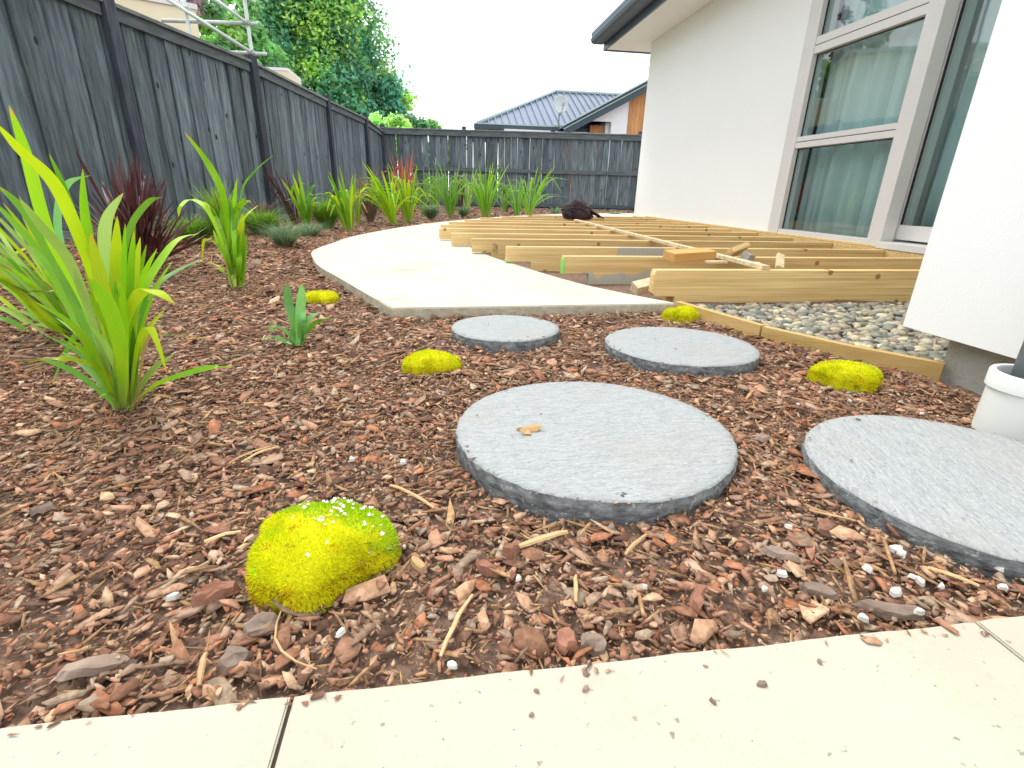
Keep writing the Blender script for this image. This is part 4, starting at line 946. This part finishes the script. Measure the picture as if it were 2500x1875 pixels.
for (c) in ([(195, 815, YB), (120, 700, YB-.1), (40, 665, YB-.15), (-10, 640, YB-.2)], [(195, 818, YB), (150, 720, YB-.1), (110, 712, YB-.15), (40, 712, YB-.15)]): px_leaf(PB, c, .014, M_dry)
px_leaf(PB, [(200, 800, YB), (150, 795, YB+.1), (100, 822, YB+.08), (42, 858, YB)], .018, M_dry)

def rand_plant(base, n, hgt, spread, w, mats, seed, lab, name='strap_leaf_plant', group=None, flop=.5, cat='plant', sway=(0, 0)):
    rg = random.Random(seed); e = empty(name, base, lab, cat, group)
    for i in range(n):
        az = rg.uniform(0, 2*math.pi); L = hgt*rg.uniform(.55, 1.1); out = spread*rg.uniform(.1, 1.); droop = rg.random() < flop
        d = Vector((math.cos(az), math.sin(az), 0)); b = Vector(base)+d*rg.uniform(0, .03*hgt/.4)+Vector((0, 0, -.005))
        sw = Vector((sway[0], sway[1], 0))*L
        if droop: pts = [b, b+d*out*.15+Vector((0, 0, L*.45))+sw*.3, b+d*out*.55+Vector((0, 0, L*.8))+sw*.7, b+d*out*1.05+Vector((0, 0, L*(.78 if rg.random() < .6 else .45)))+sw]
        else: pts = [b, b+d*out*.15+Vector((0, 0, L*.4))+sw*.3, b+d*out*.35+Vector((0, 0, L*.75))+sw*.6, b+d*out*.6+Vector((0, 0, L*1.05))+sw]
        add_leaf(e, pts, w*rg.uniform(.7, 1.15), rg.choice(mats), twist=rg.uniform(-.6, .6))
    return e
rand_plant(gz(-60, 760), 26, .46, .34, .026, [M_leafY, M_leafA, M_leafG], 31, 'yellow green strap leaved plant cut by the left photo edge')
# burgundy flax
bC = gz(352, 668, 0); PC_ = rand_plant(bC, 10, .45, .1, .012, [M_leafR], 33, 'dark burgundy flax with narrow upright leaves against the left fence', 'flax_plant', flop=.1)
rr = random.Random(5); YC = bC.y
for i in range(150):
    tx = 350+rr.gauss(-20, 82); ty = 385+abs(tx-320)*.75+rr.uniform(-8, 150); bx = 350+rr.uniform(-22, 24)
    px_leaf(PC_, [(bx, 666, YC), (bx+(tx-bx)*.35+rr.uniform(-6, 6), 666-(666-ty)*.4, YC), (bx+(tx-bx)*.7+rr.uniform(-8, 8), 666-(666-ty)*.75, YC+rr.uniform(-.1, .1)), (tx, ty, YC+rr.uniform(-.2, .15))], rr.uniform(.006, .013), M_leafR, twist=rr.uniform(-.7, .7))
for c in ([(345, 660, YC), (240, 470, YC), (181, 362, YC-.1)], [(350, 660, YC), (300, 520, YC), (290, 357, YC)], [(352, 660, YC), (330, 500, YC), (322, 366, YC)], [(352, 660, YC), (340, 480, YC), (333, 376, YC)], [(348, 660, YC), (285, 470, YC), (270, 386, YC)], [(355, 660, YC), (370, 520, YC), (408, 430, YC)], [(355, 660, YC), (366, 500, YC), (375, 440, YC)]):
    px_leaf(PC_, c, .016, M_leafR)
# mid strap plant
bD = gz(577, 705, 0); YD = bD.y; PD = empty('strap_leaf_plant', bD, 'tall green strap leaved plant with one long leaf reaching up the fence', 'plant')
SD = [([(575, 700), (560, 600), (545, 480), (505, 395), (450, 322)], .040, M_leafA), ([(580, 700), (578, 600), (590, 470), (620, 420), (668, 378)], .010, M_leafG), ([(578, 700), (572, 600), (570, 520), (578, 437)], .030, M_leafA),
      ([(570, 700), (545, 600), (505, 510), (465, 487), (440, 505), (436, 530)], .026, M_leafA), ([(580, 700), (580, 600), (590, 540), (631, 500)], .022, M_leafY), ([(575, 700), (568, 600), (575, 520), (600, 490), (612, 495)], .034, M_leafA),
      ([(565, 700), (545, 620), (515, 585), (497, 590), (494, 640)], .020, M_leafY), ([(572, 700), (550, 600), (520, 520), (497, 490)], .034, M_leafP), ([(570, 700), (555, 620), (530, 540), (512, 500)], .030, M_leafA), ([(575, 700), (570, 620), (588, 560), (592, 520)], .036, M_leafY),
      ([(572, 700), (560, 640), (545, 560), (540, 500)], .032, M_leafG), ([(576, 700), (575, 640), (572, 560), (560, 470)], .026, M_leafG), ([(576, 702), (590, 670), (588, 700), (584, 722)], .010, M_leafA), ([(572, 700), (540, 660), (515, 655)], .008, M_leafP), ([(572, 700), (548, 640), (520, 620), (515, 655)], .008, M_dry),
      ([(574, 700), (556, 640), (536, 600), (520, 560)], .026, M_leafA), ([(578, 700), (584, 640), (580, 590)], .03, M_leafA), ([(500, 640), (450, 655), (385, 655)], .004, M_leafG), ([(550, 668), (535, 650), (505, 640)], .012, M_leafY)]
for c, w, m_ in SD: px_leaf(PD, [(p[0], p[1], YD+.05*math.sin(i*2.3+w*300)) for i, p in enumerate(c)], w*.82, m_, twist=R.uniform(-.3, .3))
for i in range(10): px_leaf(PD, [(566+3*i, 706, YD), (560+4*i, 640, YD), (548+6*i, 570-10*(i % 3), YD)], .016, [M_leafA, M_leafY, M_leafG][i % 3])
# small broad leaved plant
bF = gz(727, 845, 0); YF = bF.y; PF = empty('agapanthus_plant', bF, 'small broad leaved green plant in the mulch before the curved path', 'plant')
for c, w, m_ in ([[(724, 843), (716, 790), (703, 730), (702, 693)], .027, M_leafB], [[(728, 843), (730, 780), (736, 730), (736, 692)], .027, M_leafB], [[(727, 845), (724, 800), (723, 745)], .026, M_leafG],
                 [[(722, 845), (702, 812), (676, 797), (662, 800), (668, 812)], .018, M_leafB], [[(722, 845), (700, 835), (668, 822), (637, 831)], .014, M_leafB], [[(733, 845), (742, 800), (762, 770), (788, 762)], .022, M_leafB],
                 [[(735, 845), (748, 810), (775, 785), (812, 777)], .015, M_leafG], [[(730, 843), (740, 800), (738, 780), (745, 750)], .020, M_leafB], [[(728, 845), (735, 835), (742, 820)], .014, M_leafY], [[(725, 845), (716, 830), (712, 800)], .02, M_leafB]):
    px_leaf(PF, [(p[0], p[1], YF+.03*math.sin(i*1.7+w*400)) for i, p in enumerate(c)], w, m_, twist=R.uniform(-.3, .3))

# grasses
def tuft(base, n, hgt, spread, w, material, seed, lab, name='fescue_grass', cat='grass tuft', group=None, flat=1.):
    e = empty(name, base, lab, cat, group); rg = np.random.default_rng(seed); vv, cc, lo = [], [], []
    for i in range(n):
        az = rg.uniform(0, 2*math.pi); d = np.array([math.cos(az), math.sin(az), 0]); L = hgt*rg.uniform(.5, 1.1); o_ = spread*rg.uniform(.05, 1)**.7
        b = d*rg.uniform(0, .05*spread+.01); s = np.array([-math.sin(az+rg.uniform(-1, 1)), math.cos(az+rg.uniform(-1, 1)), 0])*w/2
        mid = b+d*o_*.4+np.array([0, 0, L*.65*flat]); tip = b+d*o_+np.array([0, 0, L*flat*rg.uniform(.6, 1)]); k = len(vv)
        vv += [b-s, b+s, mid+s*.8, mid-s*.8, tip]; lo += [k, k+1, k+2, k+3, k+3, k+2, k+4]; g = rg.uniform(.7, 1.2)
        if rg.random() < .2: c = np.array([1.5, 1.15, .8])*g
        else: c = np.array([1, 1, 1])*g
        cc += [c]*5
    o = fast_mesh('blades', np.array(vv), np.array(lo), np.tile([4, 3], n), material, e, pointcol=np.array(cc)); o['kind'] = 'stuff'; return e
tuft(gz(697, 607), 700, .20, .27, .0035, M_fescue, 1, 'blue green fescue tuft left of the curved path', group='blue fescue tufts')
tuft(gz(757, 580), 520, .15, .30, .004, M_fescue, 2, 'low blue green fescue tuft beside the curved path rim', group='blue fescue tufts')
tuft(gz(1052, 536), 420, .26, .30, .010, M_fescue, 3, 'blue green fescue tuft at the back edge of the curved path', group='blue fescue tufts')
tuft(gz(1132, 532), 220, .22, .24, .009, M_fescue, 4, 'dull green fescue tuft among the back row plants', group='blue fescue tufts')
tuft(gz(1357, 526), 60, .20, .30, .014, M_fescue, 5, 'small dark tuft behind the rucksack', group='blue fescue tufts')
tuft(gz(1502, 527), 160, .10, .34, .012, M_fescue, 6, 'low pale green tuft beside the corner of the house', group='blue fescue tufts')
tuft(gz(1353, 511), 260, .42, .26, .016, M_grass, 7, 'small round green bush left before the back fence', 'small_bush', 'small bush', 'small bushes before the back fence')
tuft(gz(1483, 514), 260, .40, .24, .016, M_grass, 8, 'small round green bush right before the back fence', 'small_bush', 'small bush', 'small bushes before the back fence')
tuft(gz(800, 560), 900, .34, .34, .007, M_grass, 9, 'fine bright green grass clump by the left fence', 'grass_clump', 'grass clump', 'fine grass clumps')
tuft(gz(905, 545), 380, .75, .42, .006, M_tuft, 10, 'brown seeding grass clump by the fence corner post', 'grass_clump', 'grass clump', 'fine grass clumps')
tuft(gz(552, 600), 420, .46, .22, .010, M_grass, 11, 'feathery green bush behind the tall strap leaved plant', 'small_bush', 'small bush')
tuft(gz(480, 600), 520, .24, .36, .008, M_grass, 12, 'low green ground cover clump left of the tall strap plant', 'grass_clump', 'grass clump', 'fine grass clumps')
tuft(gz(640, 575), 520, .26, .42, .008, M_grass, 13, 'low green ground cover clump against the fence right of the tall strap plant', 'grass_clump', 'grass clump', 'fine grass clumps')
tuft(gz(300, 660), 240, .35, .40, .006, M_tuft, 14, 'thin brown grass around the burgundy flax', 'grass_clump', 'grass clump', 'fine grass clumps')
tuft(gz(645, 560), 200, .36, .30, .006, M_tuft, 15, 'brown wispy grass against the left fence', 'grass_clump', 'grass clump', 'fine grass clumps')
# middle and back row of strap plants
rand_plant(gz(752, 560), 16, .52, .26, .030, [M_leafG, M_leafA, M_leafY], 40, 'green strap plant with yellow blades beside the dark flax', group='strap leaved plants along the fence', flop=.4, sway=(-.12, 0))
rand_plant(gz(725, 553), 22, .62, .55, .016, [M_leafR], 41, 'thin dark flax leaning left behind a green strap plant', 'flax_plant', flop=.15, sway=(-.3, 0))
rand_plant(gz(852, 566), 26, .58, .34, .026, [M_leafA, M_leafG, M_leafY], 42, 'bushy lime strap plant near the curved path rim', group='strap leaved plants along the fence', sway=(-.15, 0))
rand_plant(gz(873, 553), 18, .44, .3, .018, [M_leafA, M_leafG, M_dry], 43, 'smaller strap plant close behind the bushy lime one', group='strap leaved plants along the fence')
BK = [(962, 550, 26, .62, .40, .032, [M_leafY, M_leafA], 'yellow green strap plant leading the back row at the left', (-.22, 0)),
      (997, 543, 24, .64, .34, .026, [M_leafA, M_leafG, M_leafY], 'arching lime strap plant second from left in the back row', (-.1, 0)),
      (1035, 525, 22, .72, .42, .030, [M_leafF], 'blue green strap plant third from left in the back row', (-.05, 0)),
      (1062, 517, 22, .80, .40, .032, [M_leafF, M_leafG], 'tall green strap plant behind the back fescue tuft', (.08, 0)),
      (1100, 529, 26, .78, .42, .030, [M_leafF, M_leafG], 'upright green strap plant in the middle of the back row', (0, 0)),
      (1140, 515, 20, .85, .44, .034, [M_leafF, M_leafP], 'pale green strap plant right of the middle of the back row', (.06, 0)),
      (1187, 530, 40, .80, .56, .028, [M_leafF, M_leafG, M_leafA], 'wide bushy strap plant in the back row', (0, 0)),
      (1230, 519, 18, .55, .40, .024, [M_leafF, M_leafG], 'low strap plant between two larger ones at the right of the back row', (0, 0)),
      (1262, 531, 18, .66, .44, .028, [M_leafF, M_leafG], 'open strap plant at the edge of the deck frame', (-.1, 0)),
      (1290, 530, 22, .78, .52, .030, [M_leafF, M_leafA], 'rightmost strap plant of the back row with one long arching leaf', (.12, 0))]
for k, (px, py, n, h, sp, w, ms, lab, sw) in enumerate(BK):
    rand_plant(gz(px, py), int(n*1.5), h, sp*1.35, w*.72, ms, 50+k, lab, group='strap leaved plants along the fence', sway=sw, flop=.55)
rand_plant(gz(990, 530), 34, .88, .52, .022, [M_leafR2], 70, 'coral red flax behind the back row of green plants', 'flax_plant', flop=.15)
rand_plant(gz(1125, 518), 14, .75, .2, .02, [M_leafR], 71, 'thin burgundy flax in the back row', 'flax_plant', flop=.1)
rand_plant(gz(1235, 518), 12, .7, .25, .02, [M_leafR], 72, 'small dark flax by the right end of the back row', 'flax_plant', flop=.1)
o = tube('plant_stake', [gz(357+0, 640)+Vector((.05, .1, 0)), at(372, 585, bC.y+.15)], .012, M_tuft, None, 6); tag(o, 'short grey stick beside the burgundy flax', 'stick')

# ------------------------------------------------------------------ trees behind the fence
def tree(name, base, crown_c, radii, n, lw, seed, lab, colr=((1, 1, 1),), nclump=60, trunk=True, cone=0.):
    rg = np.random.default_rng(seed); e = empty(name, base, lab, 'tree'); b = Vector(base)
    cc_ = Vector(crown_c)-b
    cl = []
    for i in range(nclump):
        while True:
            q = rg.uniform(-1, 1, 3)
            if np.linalg.norm(q) < 1: break
        q = q/np.linalg.norm(q)*rg.uniform(.45, 1.)
        sc = 1-cone*max(0, (q[2]+1)/2); cl.append((np.array([q[0]*radii[0]*sc, q[1]*radii[1]*sc, q[2]*radii[2]])+np.array(cc_), rg.uniform(.16, .34)*min(radii)))
    if trunk:
        top = cc_+Vector((0, 0, radii[2]*.5)); tube('trunk', [(0, 0, -.1), (.08, .05, cc_.z*.5), tuple(cc_), tuple(top)], .22*radii[0]/4, M_bark, e, 8, [1, .8, .5, .15])
        for i in range(0, nclump, 2):
            c = Vector(cl[i][0]); z = rg.uniform(.3, .9); st = Vector((0, 0, 0)).lerp(top, min(.95, z*max(.3, c.z/top.z)))
            tube('limb', [st, st.lerp(c, .5)+Vector((0, 0, .15)), c], .04*radii[0]/4, M_bark, e, 5, [1, .6, .25])
    V_, C_ = [], []
    per = n//nclump
    for c, r in cl:
        d = rg.normal(0, 1, (per, 3)); d /= np.linalg.norm(d, axis=1)[:, None]; rad = r*rg.uniform(.35, 1.05, (per, 1)); P = c+d*rad*np.array([1, 1, .8])
        spk = rg.random(per) < .12; P[spk] += np.array([0, 0, 1])*rg.uniform(0, .5, (spk.sum(), 1))*r*1.4
        nr = d*.5+rg.normal(0, .5, (per, 3))+np.array([0, 0, .5]); nr /= np.linalg.norm(nr, axis=1)[:, None]
        t1 = np.cross(nr, rg.normal(0, 1, (per, 3))); t1 /= np.linalg.norm(t1, axis=1)[:, None]; t2 = np.cross(nr, t1); s = lw*rg.uniform(.6, 1.25, (per, 1))
        V_.append(np.stack([P-t1*s, P-t2*s*.6, P+t1*s, P+t2*s*.6], 1))
        base_c = np.array(colr[rg.integers(0, len(colr))])*rg.uniform(.8, 1.2); C_.append(np.repeat(base_c*rg.uniform(.7, 1.4, (per, 1)), 4, 0))  # random leaf tones, spread wider to stand in for weak self-shadow
    V_ = np.concatenate(V_).reshape(-1, 3); C_ = np.concatenate(C_); nq = len(V_)//4
    o = fast_mesh('crown', V_, np.arange(len(V_)), np.full(nq, 4), M_tree, e, pointcol=C_); o['kind'] = 'stuff'
    return e
GREENS = ((1, 1, 1), (1.5, 1.25, .8), (.6, .75, 1.1), (2.0, 1.55, .8), (.7, 1.0, 1.6), (.45, .6, .8))
c0 = at(770, 130, 20.)
tree('maple_tree', (c0.x, 20., 0), (c0.x, 20, 4.2), (3.1, 3.0, 4.3), 90000, .075, 3, 'large leafy green tree rising behind the left fence', GREENS, 190, cone=.62)
c1 = at(900, 255, 20.5)
tree('maple_tree', (c1.x-.2, 20.5, 0), (c1.x-.2, 20.5, 2.6), (1.7, 2.0, 2.1), 26000, .085, 4, 'lower right shoulder tree joined to the large green tree', GREENS, 60)
c2 = at(570, 120, 17)
tree('maple_tree', (c2.x, 17., 0), (c2.x, 17, 3.5), (1.35, 1.5, 1.9), 15000, .08, 5, 'lighter green tree behind the scaffolding', ((1.5, 1.3, .9), (1, 1, 1), (1.2, 1.2, 1)), 55)
c3 = at(415, 55, 15)
tree('purple_tree', (c3.x, 15., 0), (c3.x, 15, 5.0), (.9, .9, 1.1), 2600, .06, 6, 'sparse purple leaved tree beside the cream building', ((1.6, .4, 1.5), (1.2, .4, 1), (.8, .7, .7)), 26)
c4 = at(957, 312, 16)
tree('hedge_shrub', (c4.x, 16, 0), (c4.x, 16, 1.75), (.62, .6, .62), 9000, .06, 7, 'pale green clipped hedge top showing over the fence corner', ((2.6, 1.9, 1.6), (2.2, 1.7, 1.3)), 36, trunk=False)
c5 = at(1030, 318, 30)
tree('far_shrub', (c5.x, 30, 0), (c5.x, 30, 2.6), (2.1, 1.5, 1.7), 9000, .12, 8, 'distant dark shrub beyond the back fence', ((1, 1, 1.2), (1.4, 1.2, 1)), 30, trunk=False)
# trees across the garden to the left: the window panes mirror them
tree('garden_tree', (-9, 2.5, 0), (-9, 2.5, 3.6), (2.6, 3.0, 2.4), 22000, .09, 9, 'green tree beyond the left fence, seen mirrored in the window panes', GREENS, 50)
tree('garden_tree', (-9.5, 8.5, 0), (-9.5, 8.5, 2.6), (2.2, 2.4, 1.9), 16000, .09, 10, 'second green tree beyond the left fence, mirrored in the sliding door', GREENS, 40)

# ------------------------------------------------------------------ scaffold and cream buildings beyond the left fence
YS = 8.9
sc = empty('scaffold', (at(530, 100, YS).x, YS, 0), 'pale metal scaffold tubes with couplers above the left fence', 'scaffolding')
def stube(nm, a, b, Ya=YS, Yb=None, r=.024): return tube(nm, [at(*a, Ya)-sc.location, at(*b, Yb or Ya)-sc.location], r, M_scaf, sc, 12)
u1, u2 = at(456, 40, YS), at(606, 65, YS)
for u in (u1, u2): tube('upright', [Vector((u.x, YS, -.1))-sc.location, Vector((u.x, YS, 3.6))-sc.location], .024, M_scaf, sc, 12)
stube('ledger_tube', (395, 50), (628, 58), YS+.05); stube('ledger_tube', (560, 128), (651, 132), YS+.05)
stube('brace', (402, -6), (612, 127), YS-.05); stube('brace', (500, -20), (602, 55), YS-.05); stube('brace', (590, -16), (619, 5), YS-.05)
for p_ in ((456, 24), (490, 55), (604, 56), (614, 128)):
    c = at(*p_, YS)-sc.location; k = box('coupler', c.x-.035, c.x+.035, c.y-.04, c.y+.04, c.z-.03, c.z+.03, M_metal, sc, .006)
cb = at(389, 30, 12.0)
hc = empty('cream_building', (cb.x-1.8, 12+.9, 0), 'cream rendered building with a window above the left fence', 'building', None, .47)
box('wall', -2.5, 2.0, 0, 4, 0, 3.9, M_cream, hc); box('parapet', -2.55, 2.04, -.04, 4.04, 3.902, 4.0, M_alu, hc); box('window_frame', -1.6, -.4, -.03, .02, 2.4, 3.4, M_alu, hc); box('pane', -1.52, -.48, -.035, -.031, 2.48, 3.32, M_gutter, hc)
cb = at(703, 166, 14.0); hz = cb.z
hc2 = empty('cream_outbuilding', (cb.x-1.5, 14, 0), 'low cream building just showing above the left fence before the tree', 'building')
box('wall', -2, 1.5, 0, 1.2, 0, hz-.06, M_cream, hc2); box('roof_cap', -2.02, 1.5, -.01, 1.22, hz-.058, hz, M_wall_far, hc2)

# ------------------------------------------------------------------ neighbour's house beyond the back fence
YE = 17.8
nb = empty('neighbour_house', (4.5, YE, 0), 'neighbouring house with blue grey metal roof, white gable and cedar cladding', 'house')
N0 = Vector(nb.location)
E0 = at(1166, 303, YE); E1 = at(1382, 314, YE); ZE = 2.37
pit = None
dapex = ray(1356, 226)
best = None
for pt_ in np.linspace(.25, .7, 200):                       # pitch and run of the hip apex, on the hip's 45 degree plan line
    for run in np.linspace(1., 6., 200):
        x, y, z = E0.x+run, YE+run, ZE+run*pt_
        c = RM @ np.array([x, y, z-CAMH]); e_ = (1250+FPX*c[0]/c[2]-1356)**2+(937.5+FPX*c[1]/c[2]-226)**2
        if best is None or e_ < best[0]: best = (e_, pt_, run)
pit, run = best[1], best[2]
AP = Vector((E0.x+run, YE+run, ZE+run*pit))
xr = 13.
def N(p): return tuple(Vector(p)-N0)
roofv = [N((E0.x, YE, ZE)), N((xr, YE, ZE)), N((xr, AP.y, AP.z)), N(AP), N((E0.x, YE+2*run, ZE)), N((xr, YE+2*run, ZE))]
ro = mesh('roof', roofv, [(0, 1, 2, 3), (0, 3, 4), (3, 2, 5, 4)], M_roof, nb)
k = 0; x = E0.x+.12
while x < 9.5:
    yy = min(run, x-E0.x); a = Vector((x, YE-.01, ZE+.012)); b = Vector((x, YE+yy, ZE+yy*pit+.02))
    v = []
    for q in (a, b):
        v += [N((q.x-.022, q.y, q.z)), N((q.x+.022, q.y, q.z)), N((q.x+.012, q.y, q.z+.045)), N((q.x-.012, q.y, q.z+.045))]
    mesh('roof_rib', v, [(0, 1, 2, 3), (4, 7, 6, 5), (0, 4, 5, 1), (1, 5, 6, 2), (2, 6, 7, 3), (3, 7, 4, 0)], M_roof, ro); x += .235
tube('hip_cap', [N((E0.x, YE, ZE+.04)), N(AP+Vector((0, 0, .05)))], .06, M_flash, ro, 8); tube('ridge_cap', [N(AP+Vector((0, 0, .05))), N((xr, AP.y, AP.z+.05))], .06, M_flash, ro, 8)
box('gutter', E0.x-.12-N0.x, 9-N0.x, -.14, -.0, ZE-.13, ZE+.0, M_roof_dk, nb); box('gutter_rim', E0.x-.12-N0.x, 4.3-N0.x, -.15, -.13, ZE-.0, ZE+.03, M_flash, nb)
# gable with raking fascia
YG = 17.2
A0, A1 = at(1372, 322, YG), at(1600, 200, YG)
def rake(name, off0, off1, y0, y1, m_):
    dd = (A1-A0).normalized(); up = Vector((-dd.z, 0, dd.x)); pts = [A0+up*off0, A1+up*off0, A1+up*off1, A0+up*off1]
    v = [N((p.x, YG+y0, p.z)) for p in pts]+[N((p.x, YG+y1, p.z)) for p in pts]
    return mesh(name, v, [(0, 1, 2, 3), (7, 6, 5, 4), (0, 4, 5, 1), (1, 5, 6, 2), (2, 6, 7, 3), (3, 7, 4, 0)], m_, nb)
rake('barge_board', -.13, .13, -.30, -.26, M_roof_dk); rake('barge_trim', .04, .065, -.33, -.301, M_flash); rake('barge_cap', .131, .17, -.36, 0, M_flash); rake('gable_roof', .10, .129, -.25, 3.0, M_roof); rake('verge_soffit', -.13, -.10, -.25, .3, M_wall_far)
wl = [at(1330, 340, YG), at(1610, 340, YG)]
slope = (A1.z-A0.z)/(A1.x-A0.x)
def ztop(x): return A0.z+slope*(x-A0.x)-.12
x0, x1 = at(1530, 320, YG).x, at(1620, 320, YG).x
xr0, xr1 = at(1405, 320, YG).x, at(1491, 320, YG).x; zr = at(1450, 296, YG).z
def wallpoly(name, xa, xb, y0, y1, m_, zb=0, zcap=None):
    pts = [(xa, zb), (xb, zb), (xb, zcap or ztop(xb)), (xa, zcap or ztop(xa))]
    v = [N((p[0], YG+y0, p[1])) for p in pts]+[N((p[0], YG+y1, p[1])) for p in pts]
    return mesh(name, v, [(0, 1, 2, 3), (7, 6, 5, 4), (0, 4, 5, 1), (1, 5, 6, 2), (2, 6, 7, 3), (3, 7, 4, 0)], m_, nb)
wallpoly('wall', xr1, x0, 0, .2, M_wall_far)
wallpoly('wall', xr0+.15, xr1-.002, 0, .2, M_wall_far, zr)
wallpoly('wall', 2.2, xr0+.6, .36, .5, M_wall_far, 0, 2.25)
wallpoly('reveal_wall', xr1-.12, xr1-.003, .2, .345, M_wall_far, 0, zr)
x = x0+.003
while x < x1:
    wallpoly('cladding_board', x, x+.118, -.012, .03, M_cedar); x += .124
x = at(1395, 320, YG+.7).x-.3
while x < xr1-.55:
    wallpoly('cladding_board', x, x+.17, .31, .35, M_cedar, 0, 2.2); x += .18
dr = wallpoly('door', xr1-.60, xr1-.14, .28, .34, M_cedar, 0, zr-.08)
# satellite dish
dc = at(1368, 256, 17.3)
ds = empty('satellite_dish', (dc.x, 17.3, ZE+.02), 'pale grey satellite dish on a mast in front of the metal roof', 'satellite dish')
tilt = Matrix.Rotation(math.radians(-72), 4, 'X')@Matrix.Rotation(math.radians(0), 4, 'Z')
v, f = [], []; hcz = dc.z-ZE-.02
rings = 7
for j in range(rings+1):
    q = j/rings
    for k in range(28):
        t = 2*math.pi*k/28; p = Vector((.235*q*math.cos(t), .27*q*math.sin(t), .07*q*q)); p = Matrix.Rotation(math.radians(78), 4, 'X')@p
        v.append((p.x, p.y, p.z+hcz))
for j in range(rings):
    for k in range(28): f.append((j*28+k, j*28+(k+1) % 28, (j+1)*28+(k+1) % 28, (j+1)*28+k))
o = mesh('dish', v, f, M_dish, ds, True); s = o.modifiers.new('s', 'SOLIDIFY'); s.thickness = .01
tube('mast', [(0, .10, -.02), (0, .10, hcz-.05), (0, .05, hcz)], .02, M_metal, ds, 8); tube('feed_arm', [(0, .02, hcz-.30), (.0, -.25, hcz-.22), (0, -.42, hcz-.06)], .013, M_metal, ds, 6)
box('feed_horn', -.035, .035, -.47, -.37, hcz-.08, hcz+.01, M_metal, ds, .008); box('base_plate', -.12, .12, .04, .2, -.02, -.005, M_metal, ds)
